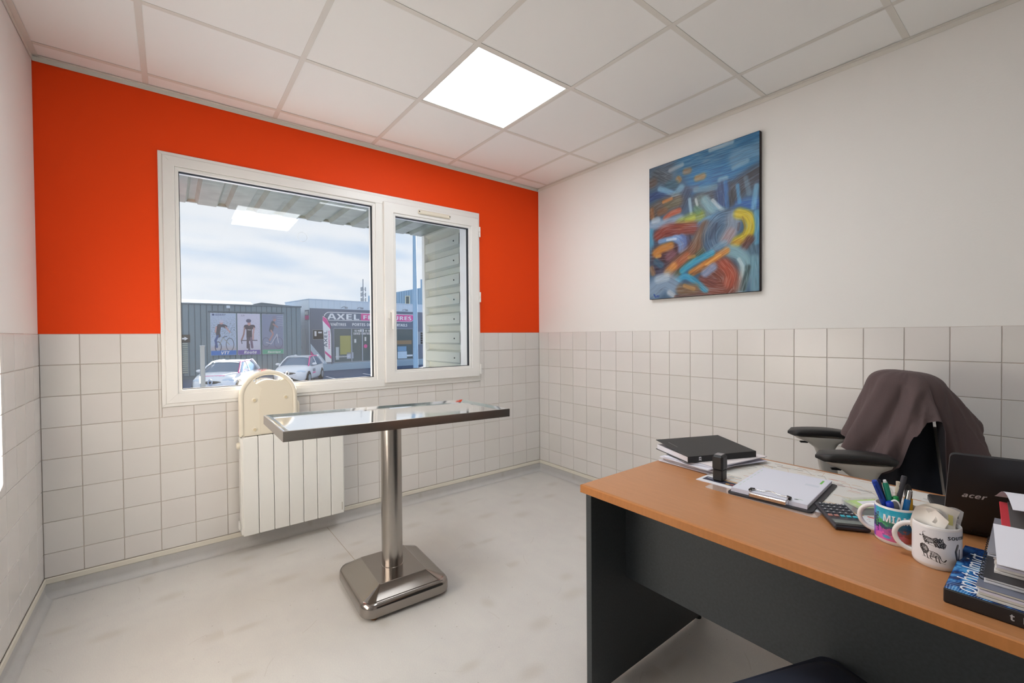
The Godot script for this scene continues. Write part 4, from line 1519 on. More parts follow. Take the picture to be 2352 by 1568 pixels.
func exam_table() -> void:
	var t := thing("exam_table", "stainless steel examination table on a single column and pyramid foot", "table", Vector3(-1.806, 0, 0.935))
	var g := Geo.new()
	# foot
	g.T = Transform3D(Basis(Vector3.UP, deg_to_rad(-3.0)), Vector3.ZERO)
	g.rows(ring_rows([[0.412, 0.452, 0.055, 0.016], [0.420, 0.460, 0.060, 0.022], [0.420, 0.460, 0.060, 0.050], [0.414, 0.454, 0.058, 0.062], [0.400, 0.440, 0.054, 0.072], [0.384, 0.424, 0.050, 0.076]]), true, true)
	g.rows(ring_rows([[0.384, 0.424, 0.050, 0.076], [0.376, 0.416, 0.046, 0.0775]]), true, true)
	g.rows(ring_rows([[0.376, 0.416, 0.046, 0.0775], [0.23, 0.30, 0.006, 0.113]]), true, true)
	g.rows(ring_rows([[0.23, 0.30, 0.006, 0.113], [0.226, 0.296, 0.005, 0.1145]]), true, true)
	var tp := ring_rows([[0.226, 0.296, 0.005, 0.1145]])[0] as PackedVector3Array
	for i in tp.size() - 1:
		g.tri(Vector3(0, 0.1145, 0), tp[i], tp[i + 1], Vector3.UP)
	tp = ring_rows([[0.412, 0.452, 0.055, 0.016]])[0] as PackedVector3Array
	for i in tp.size() - 1:
		g.tri(Vector3(0, 0.016, 0), tp[i], tp[i + 1], Vector3.DOWN)
	part(t, "foot", g, M.base_steel)
	for sx in [-1, 1]:
		for sz in [-1, 1]:
			g = Geo.new()
			g.T = Transform3D(Basis.IDENTITY, Vector3(sx * 0.165, 0, sz * 0.190))
			g.lathe([Vector2(0.0, 0.0), Vector2(0.014, 0.0), Vector2(0.016, 0.004), Vector2(0.012, 0.02), Vector2(0.0, 0.02)], 12)
			part(t, "foot_glide", g, mat(rgb(120, 84, 48), 0.6))
	g = Geo.new()
	g.lathe([Vector2(0.0, 0.112), Vector2(0.0535, 0.112), Vector2(0.0535, 0.116), Vector2(0.050, 0.117), Vector2(0.050, 0.845)], 48)
	part(t, "column", g, M.steel)
	# tray: local x along the length, tilted a little to the right
	var a := 0.012
	var ex := Vector3(cos(a), -0.027, sin(a)).normalized()
	var ey := Vector3(-ex.y * -1.0, 1, -0.010)
	ey = Vector3(0.027, 1.0, -0.009).normalized()
	var ez := ex.cross(ey).normalized()
	var X := Transform3D(Basis(ex, ey, ez), Vector3(0.022, 0.862, -0.007))
	var L := 1.077 / 2
	var W := 0.478 / 2
	var H := 0.041
	g = Geo.new()
	g.T = X
	var lip := 0.005
	for s in [-1.0, 1.0]:
		g.quad(Vector3(-L, -H, s * W), Vector3(L, -H, s * W), Vector3(L, -0.002, s * W), Vector3(-L, -0.002, s * W), Vector3(0, 0, s))
		g.quad(Vector3(s * L, -H, -W), Vector3(s * L, -H, W), Vector3(s * L, -0.002, W), Vector3(s * L, -0.002, -W), Vector3(s, 0, 0))
		g.quad(Vector3(-L, -0.002, s * W), Vector3(L, -0.002, s * W), Vector3(L - 0.002, 0, s * (W - 0.002)), Vector3(-L + 0.002, 0, s * (W - 0.002)), Vector3(0, 1, s))
		g.quad(Vector3(s * L, -0.002, -W), Vector3(s * L, -0.002, W), Vector3(s * (L - 0.002), 0, W - 0.002), Vector3(s * (L - 0.002), 0, -W + 0.002), Vector3(s, 1, 0))
	g.quad(Vector3(-L, -H, -W), Vector3(L, -H, -W), Vector3(L, -H, W), Vector3(-L, -H, W), Vector3.DOWN)
	part(t, "tray_skirt", g, M.steel)
	g = Geo.new()
	g.T = X
	var r0 := Vector2(L - 0.002, W - 0.002)
	var r1 := Vector2(L - lip - 0.002, W - lip - 0.002)
	var r2 := Vector2(L - 0.034, W - 0.034)
	var ht := [0.0, 0.0, -0.010]
	var rr := [r0, r1, r2]
	for k in 2:
		var p: Vector2 = rr[k]
		var q: Vector2 = rr[k + 1]
		for s in [-1.0, 1.0]:
			g.quad(Vector3(-p.x, ht[k], s * p.y), Vector3(p.x, ht[k], s * p.y), Vector3(q.x, ht[k + 1], s * q.y), Vector3(-q.x, ht[k + 1], s * q.y), Vector3.UP)
			g.quad(Vector3(s * p.x, ht[k], -p.y), Vector3(s * p.x, ht[k], p.y), Vector3(s * q.x, ht[k + 1], q.y), Vector3(s * q.x, ht[k + 1], -q.y), Vector3.UP)
	g.quad(Vector3(-r2.x, -0.010, -r2.y), Vector3(r2.x, -0.010, -r2.y), Vector3(r2.x, -0.010, r2.y), Vector3(-r2.x, -0.010, r2.y), Vector3.UP)
	part(t, "tray_top", g, M.mirror)

func radiator() -> void:
	var t := thing("radiator", "white seven-panel electric wall radiator below the window", "radiator", Vector3(-2.346, 0.106, 0))
	var g := Geo.new()
	g.box(Vector3(0.038, 0.28, 0), Vector3(0.0768, 0.56, 0.03), 0.003)
	var fin := g.mesh(M.enamel)
	for k in 7:
		placed(t, "fin", fin, Transform3D(Basis.IDENTITY, Vector3(0.0796 * k + 0.001, 0, 0.107)))
	g = Geo.new()
	g.span(Vector3(0.006, 0.012, 0.035), Vector3(0.552, 0.548, 0.093), 0.004)
	part(t, "core", g, mat(rgb(120, 116, 110), 0.6))
	for sx in [[-0.008, 0.006], [0.553, 0.562]]:
		g = Geo.new()
		g.span(Vector3(sx[0], 0.006, 0.03), Vector3(sx[1], 0.556, 0.112), 0.004)
		part(t, "side_cheek", g, M.enamel)
	g = Geo.new()
	g.T = Transform3D(Basis(Vector3.BACK, PI / 2), Vector3(-0.008, 0.512, 0.08))
	g.lathe([Vector2(0.019, 0.0), Vector2(0.019, 0.010), Vector2(0.015, 0.016), Vector2(0.0, 0.017)], 16)
	part(t, "thermostat_knob", g, M.cream)
	g = Geo.new()
	g.span(Vector3(-0.018, 0.03, 0.05), Vector3(-0.008, 0.075, 0.09), 0.004)
	part(t, "bracket", g, M.enamel)
	for k in 6:
		g = Geo.new()
		g.span(Vector3(0.02 + 0.085 * k, 0.549, 0.05), Vector3(0.085 + 0.085 * k, 0.558, 0.085), 0.002)
		part(t, "top_grille_bar", g, mat(rgb(70, 66, 60), 0.6))
	for k in 2:
		g = Geo.new()
		g.span(Vector3(0.495, 0.536 - 0.012 * k, 0.1215), Vector3(0.535, 0.5375 - 0.012 * k, 0.1226))
		part(t, "printed_line", g, mat(rgb(170, 166, 158), 0.6))
	g = Geo.new()
	g.span(Vector3(0.541, 0.02, 0.1215), Vector3(0.546, 0.07, 0.1226))
	part(t, "printed_line", g, mat(rgb(186, 180, 170), 0.6))
	g = Geo.new()
	g.span(Vector3(0.10, 0.15, -0.0), Vector3(0.45, 0.45, 0.036))
	part(t, "wall_mount", g, M.enamel)

func pet_scale() -> void:
	var cx := -2.203
	var t := thing("pet_scale", "cream plastic scale with arched handle standing on the radiator", "scale", Vector3(cx, 0.6665, 0.03))
	var R := 0.148
	var cy := 0.37 - R
	# two halves of an arch with a handle slot
	for s in [-1.0, 1.0]:
		var p := PackedVector2Array()
		p.append(Vector2(0, 0.0))
		p.append(Vector2(s * (R - 0.006), 0.0))
		p.append(Vector2(s * R, 0.01))
		for k in 13:
			var a := PI / 2 * k / 12
			p.append(Vector2(s * cos(a) * R, cy + sin(a) * R))
		p.append(Vector2(0, cy + 0.128))
		for k in 6:
			var a := PI / 2 - deg_to_rad(40.0) * k / 5
			p.append(Vector2(s * cos(a) * 0.128, cy + sin(a) * 0.128))
		for k in 6:
			var a := PI / 2 - deg_to_rad(40.0) * (5 - k) / 5
			p.append(Vector2(s * cos(a) * 0.098, cy + sin(a) * 0.098))
		var g := Geo.new()
		g.prism(p, 0.0, 0.050)
		part(t, "shell", g, M.cream)
	# raised rim round the arch
	var pts: Array = [Vector3(-R + 0.008, 0.01, 0.045), Vector3(-R + 0.008, cy, 0.045)]
	for k in 17:
		var a := PI - PI * k / 16
		pts.append(Vector3(cos(a) * (R - 0.008), cy + sin(a) * (R - 0.008), 0.045))
	pts.append(Vector3(R - 0.008, 0.01, 0.045))
	var g := Geo.new()
	g.tube(pts, 0.0135, 10)
	part(t, "rim", g, M.cream)
	# base plate, flush lid seam
	var q := PackedVector2Array([Vector2(-0.048, 0.004), Vector2(0.128, 0.004), Vector2(0.128, cy)])
	for k in 9:
		var a := deg_to_rad(48.0) * k / 8
		q.append(Vector2(cos(a) * 0.128, cy + sin(a) * 0.128))
	q.append(Vector2(0.06, cy + 0.088))
	q.append(Vector2(0.0, cy + 0.090))
	q.append(Vector2(-0.055, cy + 0.072))
	q.append(Vector2(-0.034, cy + 0.046))
	q.append(Vector2(-0.046, cy + 0.012))
	q.append(Vector2(-0.048, cy - 0.01))
	g = Geo.new()
	g.prism(q, 0.050, 0.0525)
	part(t, "bottom_lid", g, mat(rgb(228, 219, 200), 0.42))
	for f in [[-0.075, 0.205], [0.090, 0.210], [-0.075, 0.035], [0.090, 0.035]]:
		g = Geo.new()
		g.T = Transform3D(Basis(Vector3.RIGHT, PI / 2), Vector3(f[0], f[1], 0.050))
		g.lathe([Vector2(0.013, 0.0), Vector2(0.013, 0.005), Vector2(0.0105, 0.0065), Vector2(0.0, 0.0065)], 18)
		var ft := part(t, "foot", g, M.cream)
		g = Geo.new()
		g.T = Transform3D(Basis(Vector3.RIGHT, PI / 2), Vector3(f[0], f[1], 0.0563))
		g.lathe([Vector2(0.0085, 0.0), Vector2(0.008, 0.002), Vector2(0.0, 0.002)], 16)
		part(ft, "rubber_pad", g, mat(rgb(214, 198, 164), 0.8))
	g = Geo.new()
	g.ellipsoid(Vector3(0.158, 0.150, 0.030), Vector3(0.012, 0.03, 0.012))
	g.tube([Vector3(0.158, 0.05, 0.030), Vector3(0.158, 0.150, 0.030)], 0.012, 12)
	part(t, "side_lever", g, M.cream)
	g = Geo.new()
	g.span(Vector3(-R - 0.004, 0.0, 0.012), Vector3(-R + 0.012, 0.03, 0.056), 0.004)
	part(t, "corner_block", g, M.cream)
	for sx in [-0.022, 0.006]:
		g = Geo.new()
		g.box(Vector3(sx, cy + R + 0.001, 0.030), Vector3(0.026, 0.006, 0.02), 0.002)
		part(t, "red_button", g, mat(rgb(214, 48, 48), 0.4))
	g = Geo.new()
	g.span(Vector3(-0.022, 0.052, 0.0525), Vector3(-0.004, 0.060, 0.0532))
	part(t, "red_sticker", g, mat(rgb(206, 52, 60), 0.6))

func pz(x: float, y: float, W: int, H: int) -> Vector2:
	# a spot in the photo's close view of the canvas -> pixel of the print
	var u := (x - 125.0) / 920.0
	var top := 400.0 - 315.0 * u
	var bot := 1490.0 - 75.0 * u
	return Vector2(u * W, (y - top) / (bot - top) * H)

func painting() -> void:
	var W := 420
	var H := 520
	var im := new_image(W, H, rgb(52, 84, 112))
	var nz := FastNoiseLite.new()
	nz.seed = 77
	nz.frequency = 0.10
	nz.fractal_octaves = 3
	# [points, half width, colour, opacity, streak]
	var S := [
		[[150, 480, 480, 330, 700, 260], 95, rgb(92, 106, 120), 0.9, 0.6], [[500, 330, 800, 240, 1040, 170], 120, rgb(38, 112, 160), 0.95, 0.6],
		[[560, 470, 760, 420, 960, 340], 80, rgb(18, 110, 170), 0.95, 0.6], [[880, 300, 1040, 240], 60, rgb(112, 150, 180), 0.8, 0.7], [[560, 540, 900, 450], 60, rgb(24, 104, 166), 0.9, 0.7],
		[[200, 440, 300, 470], 45, rgb(66, 74, 80), 0.8, 0.6], [[680, 230, 850, 165], 16, rgb(196, 208, 214), 0.8, 0.8], [[330, 400, 440, 350], 18, rgb(172, 182, 190), 0.8, 0.8], [[760, 480, 800, 470], 22, rgb(170, 205, 225), 0.7, 0.8], [[860, 385, 960, 330], 16, rgb(150, 186, 208), 0.7, 0.8],
		[[470, 405, 500, 400], 26, rgb(160, 122, 82), 0.85, 0.5], [[405, 470, 412, 480], 24, rgb(178, 128, 62), 0.85, 0.4], [[570, 462, 620, 448], 26, rgb(178, 132, 70), 0.9, 0.4], [[140, 520, 165, 510], 40, rgb(96, 72, 56), 0.8, 0.5],
		[[320, 530, 370, 520], 40, rgb(38, 86, 104), 0.8, 0.5], [[440, 560, 560, 550], 26, rgb(70, 78, 104), 0.8, 0.5],
		[[140, 640, 220, 610, 330, 600], 34, rgb(20, 52, 110), 0.95, 0.6], [[230, 560, 330, 585, 400, 620], 22, rgb(128, 182, 214), 0.9, 0.7], [[375, 615, 430, 545], 30, rgb(124, 178, 208), 0.85, 0.7],
		[[430, 690, 470, 600], 45, rgb(24, 44, 78), 0.9, 0.5], [[590, 640, 700, 600, 800, 560], 62, rgb(46, 44, 56), 0.95, 0.5], [[840, 640, 900, 540, 1010, 460], 72, rgb(52, 46, 54), 0.95, 0.6], [[770, 560, 790, 730], 55, rgb(18, 58, 122), 0.95, 0.6], [[900, 710, 1000, 690], 50, rgb(22, 92, 178), 0.95, 0.6],
		[[840, 600, 840, 680], 26, rgb(26, 24, 30), 0.9, 0.4], [[1025, 540, 1005, 720], 18, rgb(116, 180, 216), 0.85, 0.6], [[890, 530, 905, 670], 14, rgb(70, 160, 220), 0.8, 0.7], [[950, 470, 975, 600], 18, rgb(104, 140, 164), 0.7, 0.7], [[800, 500, 815, 700], 16, rgb(30, 120, 200), 0.7, 0.8],
		[[600, 660, 640, 750], 60, rgb(108, 134, 128), 0.85, 0.6], [[640, 650, 700, 720, 790, 760], 36, rgb(140, 186, 202), 0.9, 0.8], [[700, 650, 780, 740], 14, rgb(206, 222, 228), 0.85, 0.8], [[505, 640, 520, 760], 13, rgb(168, 202, 220), 0.85, 0.7], [[560, 640, 572, 690], 10, rgb(210, 220, 222), 0.8, 0.5], [[560, 560, 720, 540], 24, rgb(112, 154, 176), 0.8, 0.7],
		[[150, 760, 260, 700, 390, 660], 62, rgb(92, 70, 52), 0.95, 0.5], [[300, 700, 400, 660], 34, rgb(98, 92, 64), 0.9, 0.5], [[265, 668, 340, 638], 14, rgb(202, 128, 56), 0.9, 0.5], [[150, 740, 155, 800], 20, rgb(150, 92, 44), 0.8, 0.6], [[230, 760, 280, 740], 28, rgb(128, 78, 40), 0.8, 0.6],
		[[285, 805, 340, 765, 410, 738], 25, rgb(196, 86, 46), 0.95, 0.4], [[150, 870, 260, 850, 420, 810], 38, rgb(150, 172, 198), 0.95, 0.6], [[170, 830, 210, 820], 26, rgb(190, 204, 216), 0.8, 0.6], [[420, 850, 500, 810, 590, 780], 44, rgb(148, 164, 50), 0.95, 0.6], [[480, 820, 540, 800], 18, rgb(196, 206, 60), 0.8, 0.6], [[560, 720, 580, 740], 26, rgb(86, 140, 104), 0.7, 0.6],
		[[590, 850, 680, 800, 770, 775], 22, rgb(100, 172, 224), 0.9, 0.6], [[540, 900, 600, 860], 22, rgb(34, 96, 176), 0.9, 0.5],
		[[140, 920, 145, 1020, 150, 1150], 24, rgb(74, 156, 190), 0.9, 0.6], [[220, 950, 300, 905, 420, 890, 530, 885], 52, rgb(142, 48, 28), 0.97, 0.4], [[300, 940, 400, 925], 22, rgb(112, 32, 24), 0.8, 0.5],
		[[220, 1120, 330, 1110, 420, 1080], 92, rgb(72, 30, 36), 0.97, 0.5], [[220, 1240, 300, 1220, 400, 1140], 56, rgb(46, 28, 48), 0.95, 0.5], [[190, 1100, 250, 1060, 330, 1035], 36, rgb(206, 134, 44), 0.97, 0.6], [[200, 1130, 230, 1120], 16, rgb(226, 160, 60), 0.8, 0.6], [[320, 1130, 350, 1110], 38, rgb(132, 84, 96), 0.85, 0.5],
		[[230, 1000, 330, 975, 420, 960], 20, rgb(120, 168, 220), 0.95, 0.8], [[380, 970, 430, 1010, 430, 1070], 30, rgb(128, 166, 222), 0.95, 0.8], [[440, 960, 485, 1000, 470, 1060], 26, rgb(96, 124, 190), 0.9, 0.8], [[300, 985, 380, 975], 10, rgb(214, 226, 238), 0.8, 0.6], [[500, 960, 510, 1060], 20, rgb(56, 40, 66), 0.8, 0.5],
		[[330, 1250, 420, 1160, 540, 1060, 640, 880], 56, rgb(128, 80, 50), 0.96, 0.4], [[580, 1040, 640, 860], 34, rgb(112, 76, 48), 0.8, 0.4], [[380, 1200, 480, 1120], 32, rgb(172, 92, 50), 0.9, 0.5], [[300, 1262, 360, 1205], 32, rgb(212, 140, 60), 0.95, 0.5], [[380, 1285, 480, 1200, 620, 1070], 26, rgb(70, 78, 46), 0.9, 0.5],
		[[870, 780, 760, 810, 690, 900, 680, 1000, 720, 1080], 66, rgb(66, 98, 130), 0.98, 0.6], [[720, 860, 690, 960], 20, rgb(40, 62, 92), 0.8, 0.6], [[860, 800, 850, 880, 800, 980], 54, rgb(142, 154, 172), 0.95, 0.6], [[840, 930, 810, 980], 40, rgb(166, 138, 140), 0.85, 0.5], [[700, 1070, 790, 1010], 24, rgb(110, 154, 184), 0.85, 0.7],
		[[900, 765, 965, 790, 988, 870, 960, 950, 890, 1000], 38, rgb(216, 190, 16), 1.0, 0.3], [[925, 800, 945, 880, 930, 940], 8, rgb(160, 130, 10), 0.8, 0.4], [[860, 1020, 900, 1000], 24, rgb(190, 140, 34), 0.9, 0.4], [[900, 850, 895, 900], 10, rgb(76, 56, 60), 0.6, 0.4],
		[[1025, 760, 1032, 880, 1022, 1010], 20, rgb(78, 158, 196), 0.95, 0.5], [[950, 1030, 975, 990], 36, rgb(92, 44, 34), 0.95, 0.4], [[1000, 1060, 1020, 1200], 34, rgb(74, 110, 130), 0.9, 0.6],
		[[840, 1080, 920, 1120, 945, 1220, 900, 1400], 48, rgb(142, 186, 196), 0.97, 0.7], [[1010, 1150, 1015, 1390], 34, rgb(108, 158, 176), 0.95, 0.7], [[965, 1220, 930, 1395], 22, rgb(44, 72, 74), 0.9, 0.5], [[900, 1150, 930, 1240, 880, 1390], 14, rgb(200, 222, 224), 0.8, 0.7],
		[[700, 1200, 800, 1280, 800, 1380, 660, 1370], 92, rgb(132, 58, 38), 0.98, 0.4], [[790, 1190, 840, 1270, 830, 1340], 44, rgb(168, 70, 44), 0.95, 0.4], [[620, 1310, 700, 1340], 34, rgb(104, 46, 40), 0.9, 0.4],
		[[520, 1262, 650, 1180, 805, 1075], 27, rgb(206, 128, 42), 1.0, 0.4], [[520, 1280, 640, 1215], 16, rgb(124, 78, 36), 0.9, 0.4], [[640, 1190, 760, 1110], 9, rgb(232, 168, 70), 0.8, 0.5],
		[[440, 1245, 540, 1170, 690, 1095], 26, rgb(44, 164, 204), 0.97, 0.6], [[640, 1262, 700, 1215], 34, rgb(134, 158, 198), 0.95, 0.5], [[390, 1330, 470, 1290, 560, 1340, 640, 1410], 24, rgb(40, 156, 202), 0.97, 0.6], [[500, 1130, 545, 1120], 14, rgb(186, 138, 60), 0.7, 0.5],
		[[170, 1400, 270, 1340, 340, 1360], 84, rgb(138, 162, 188), 0.97, 0.7], [[210, 1320, 290, 1300], 34, rgb(182, 198, 212), 0.8, 0.7], [[320, 1430, 360, 1455], 22, rgb(198, 206, 214), 0.8, 0.6], [[430, 1405, 545, 1400], 46, rgb(124, 88, 54), 0.95, 0.5], [[460, 1370, 540, 1395], 16, rgb(186, 138, 72), 0.8, 0.5], [[145, 1230, 160, 1270], 24, rgb(142, 104, 70), 0.9, 0.4], [[190, 1170, 240, 1200], 30, rgb(50, 110, 140), 0.8, 0.7],
		[[380, 1465, 640, 1440], 16, rgb(112, 62, 48), 0.7, 0.5], [[170, 1448, 185, 1470], 6, rgb(36, 70, 140), 0.95, 0.0], [[195, 1470, 200, 1455, 206, 1470, 212, 1455], 3, rgb(36, 70, 140), 0.95, 0.0], [[216, 1470, 220, 1456], 3, rgb(36, 70, 140), 0.95, 0.0]]
	for s in S:
		var pts: Array = []
		for k in range(0, s[0].size(), 2):
			pts.append(pz(s[0][k], s[0][k + 1], W, H))
		var sm: Array = [pts[0]]
		for k in pts.size() - 1:
			var p0: Vector2 = pts[max(k - 1, 0)]
			var p3: Vector2 = pts[min(k + 2, pts.size() - 1)]
			for i in (1 if pts.size() < 3 else 4):
				sm.append((pts[k] as Vector2).cubic_interpolate(pts[k + 1], p0, p3, float(i + 1) / (1 if pts.size() < 3 else 4)))
		brush(im, sm, s[1] * W / 920.0 * 1.55, s[2], s[3], 0.7, s[4] * 0.6, nz)
	var t := thing("painting", "abstract canvas in blue, rust and yellow on the right wall", "painting", Vector3(-0.001, 1.476, 1.19))
	var w := 0.722
	var h := 0.903
	var g := Geo.new()
	g.span(Vector3(-0.026, 0, 0), Vector3(0, h, w), 0.002)
	part(t, "canvas_edge", g, mat(rgb(34, 22, 22), 0.7))
	g = Geo.new()
	g.card(Vector3(-0.0265, 0.002, 0.002), Vector3(-0.0265, 0.002, w - 0.002), Vector3(-0.0265, h - 0.002, w - 0.002), Vector3(-0.0265, h - 0.002, 0.002))
	var pm := printed(im, 0.42)
	pm.normal_enabled = true
	pm.normal_texture = noise_tex(0.03, Color.BLACK, Color.WHITE, 256, 4, true, 80)
	pm.normal_scale = 0.25
	part(t, "painted_face", g, pm)

# =====================================================================
func desk() -> void:
	var t := thing("desk", "office desk with beech-coloured top and dark grey panels", "desk", Vector3(-1.578, 0, 1.985))
	var ln := 1.63
	var g := Geo.new()
	g.span(Vector3(0.004, DESK_Y - 0.027, 0.002), Vector3(0.793, DESK_Y, ln), 0.004)
	part(t, "desktop", g, M.wood)
	g = Geo.new()
	g.span(Vector3(0.0, DESK_Y - 0.0275, 0.0), Vector3(0.0045, DESK_Y - 0.002, ln + 0.002), 0.002)
	g.span(Vector3(0.0, DESK_Y - 0.0275, 0.0), Vector3(0.793, DESK_Y - 0.002, 0.003), 0.001)
	part(t, "edge_band", g, M.wood_edge)
	for z in [0.006, ln - 0.03]:
		g = Geo.new()
		g.span(Vector3(0.022, 0.016, z), Vector3(0.77, DESK_Y - 0.0276, z + 0.023), 0.001)
		var sp := part(t, "side_panel", g, M.anthracite)
		for x in [0.07, 0.72]:
			g = Geo.new()
			g.T = Transform3D(Basis.IDENTITY, Vector3(x, 0, z + 0.0115))
			g.lathe([Vector2(0.0, 0.0), Vector2(0.014, 0.0), Vector2(0.014, 0.012), Vector2(0.006, 0.016), Vector2(0.0, 0.017)], 12)
			part(sp, "glide", g, M.black)
	g = Geo.new()
	g.span(Vector3(0.205, 0.363, 0.0295), Vector3(0.223, DESK_Y - 0.0276, ln - 0.0305))
	part(t, "modesty_panel", g, M.anthracite)

func office_chair() -> void:
	var turn := atan2(0.52, 0.85)
	var t := thing("office_chair", "grey office chair with black arm pads behind the desk", "chair", Vector3(-0.455, 0, 2.39), turn)
	var g := Geo.new()
	g.T = Transform3D(Basis(Vector3.RIGHT, -PI / 2), Vector3(0, 0.42, 0))
	g.prism(rrect(0.40, 0.46, 0.08), 0.0, 0.03)
	part(t, "seat_pan", g, M.grey_plastic)
	g = Geo.new()
	g.grid(14, 14, func(u: float, v: float):
		var x := (u - 0.5) * 0.42
		var z := (v - 0.5) * 0.47
		var e: float = pow(absf(2 * u - 1), 4.0) + pow(absf(2 * v - 1), 4.0)
		return Vector3(x * (1 - 0.05 * pow(absf(2 * v - 1), 4.0)), 0.525 - 0.055 * minf(e, 1.25), z), true)
	part(t, "seat", g, M.navy)
	# back: a curved upright shell
	g = Geo.new()
	for side in [0, 1]:
		g.grid(14, 16, func(u: float, v: float):
			var w := 0.24 * (1.0 - 0.12 * pow(absf(2 * v - 1), 3.0))
			var x := (u - 0.5) * w + 0.02
			var y := 0.52 + v * 0.50
			var z := 0.20 + 0.07 * v + 0.05 * (1.0 - pow(2 * u - 1, 2.0)) - 0.02 * sin(v * PI)
			var e: float = sqrt(maxf(0.0, (1 - pow(absf(2 * u - 1), 6.0)) * (1 - pow(absf(2 * v - 1), 8.0))))
			return Vector3(x, y, z + (0.028 * e if side == 0 else -0.028 * e)), side == 1)
	part(t, "backrest", g, M.navy)
	g = Geo.new()
	g.tube([Vector3(0, 0.42, 0.10), Vector3(0, 0.42, 0.30), Vector3(0, 0.55, 0.335), Vector3(0, 0.86, 0.335)], [0.03, 0.03, 0.028, 0.02], 10)
	part(t, "back_spine", g, M.grey_plastic)
	g = Geo.new()
	g.T = Transform3D(Basis.IDENTITY, Vector3(-0.13, 0.76, 0.185))
	g.ellipsoid(Vector3.ZERO, Vector3(0.055, 0.14, 0.03))
	for sx in [-1.0, 1.0]:
		g = Geo.new()
		# pad
		var pp: Array = []
		for k in 13:
			var v := float(k) / 12
			var z := lerpf(-0.128, 0.128, v)
			var e: float = pow(absf(2 * v - 1), 14.0)
			var hw := 0.041 * sqrt(maxf(1.0 - e, 0.0)) + 0.004
			var yy := 0.776 - 0.016 * pow(2 * v - 1.1, 2.0) * (1.0 if v > 0.55 else 0.6)
			var row := PackedVector3Array()
			for i in 17:
				var a := TAU * i / 16
				var ca := signf(cos(a)) * pow(absf(cos(a)), 0.42)
				var sa := signf(sin(a)) * pow(absf(sin(a)), 0.6)
				row.append(Vector3(sx * 0.222 + ca * hw, yy + sa * 0.016 * (0.35 + 0.65 * sqrt(maxf(1 - e, 0))), z))
			pp.append(row)
		g.rows(pp, true, true)
		var pd := part(t, "arm_pad", g, M.pad)
		# support: broad under the pad, narrowing to a slanting post
		var lv := [[0.752, 0.105, 0.036, 0.005], [0.742, 0.100, 0.036, 0.005], [0.725, 0.062, 0.030, 0.012], [0.700, 0.040, 0.026, 0.020], [0.670, 0.034, 0.023, 0.026], [0.58, 0.034, 0.022, 0.040], [0.47, 0.036, 0.022, 0.058], [0.44, 0.038, 0.024, 0.062]]
		var rws: Array = []
		for l in lv:
			var row := PackedVector3Array()
			for i in 17:
				var a := TAU * i / 16
				var ca := signf(cos(a)) * pow(absf(cos(a)), 0.5)
				var sa := signf(sin(a)) * pow(absf(sin(a)), 0.5)
				row.append(Vector3(sx * (0.222 + (0.752 - l[0]) * 0.04) + ca * l[2], l[0], l[3] + sa * l[1]))
			rws.append(row)
		g = Geo.new()
		g.rows(rws, true, true)
		part(t, "arm_post", g, M.grey_plastic)
		g = Geo.new()
		g.box(Vector3(sx * 0.222, 0.722, -0.062), Vector3(0.016, 0.008, 0.034), 0.003)
		part(pd, "height_lever", g, M.black)
		g = Geo.new()
		g.span(Vector3(sx * 0.14, 0.425, 0.03), Vector3(sx * 0.255, 0.45, 0.095), 0.005)
		part(t, "arm_bracket", g, M.black)
	g = Geo.new()
	g.lathe([Vector2(0.0, 0.10), Vector2(0.03, 0.10), Vector2(0.03, 0.25), Vector2(0.02, 0.25), Vector2(0.02, 0.42), Vector2(0.0, 0.42)], 16)
	part(t, "gas_lift", g, M.black)
	for k in 5:
		var a := TAU * k / 5 + 0.3
		var d := Vector3(cos(a), 0, sin(a))
		g = Geo.new()
		g.tube([Vector3(0, 0.115, 0), d * 0.15 + Vector3.UP * 0.105, d * 0.28 + Vector3.UP * 0.075], [0.024, 0.02, 0.014], 8)
		part(t, "base_arm", g, M.grey_plastic)
		g = Geo.new()
		g.T = Transform3D(Basis(Vector3.UP, -a) * Basis(Vector3.RIGHT, PI / 2), d * 0.28 + Vector3.UP * 0.027)
		g.lathe([Vector2(0.0, -0.022), Vector2(0.024, -0.022), Vector2(0.027, -0.016), Vector2(0.027, 0.016), Vector2(0.024, 0.022), Vector2(0.0, 0.022)], 14)
		part(t, "caster", g, M.black)
	# fleece over the back
	var c := Vector3(-0.315, 0, 2.605)
	var j := thing("fleece_jacket", "dark brown fleece jacket draped over the office chair back", "jacket", Vector3(c.x, 0.9, c.z))
	var fwd := Vector3(-0.987, 0, 0.160)
	var rgt := Vector3(0.160, 0, 0.987)
	# angle round (0 towards the room's middle, 90 away from the window): length of the fall, spread at the hem, shoulder radius
	var tab := [[-180, 0.16, 0.09, 0.10], [-140, 0.20, 0.10, 0.11], [-105, 0.235, 0.095, 0.125], [-85, 0.25, 0.085, 0.13], [-66, 0.285, 0.065, 0.13], [-50, 0.30, 0.09, 0.125], [-34, 0.325, 0.075, 0.125], [-20, 0.34, 0.085, 0.12], [-8, 0.31, 0.06, 0.115], [6, 0.175, 0.085, 0.11], [18, 0.12, 0.075, 0.11], [30, 0.115, 0.085, 0.11], [36, 0.44, 0.07, 0.11], [50, 0.52, 0.095, 0.11], [66, 0.45, 0.085, 0.11], [80, 0.25, 0.12, 0.11], [96, 0.175, 0.115, 0.11], [112, 0.13, 0.115, 0.11], [135, 0.12, 0.115, 0.11], [180, 0.16, 0.09, 0.10]]
	var look := func(a: float, k: int) -> float:
		for i in tab.size() - 1:
			if a <= tab[i + 1][0]:
				var s: float = (a - tab[i][0]) / float(tab[i + 1][0] - tab[i][0])
				s = s * s * (3 - 2 * s)
				return lerpf(tab[i][k], tab[i + 1][k], s)
		return tab[-1][k]
	var nz := FastNoiseLite.new()
	nz.seed = 8
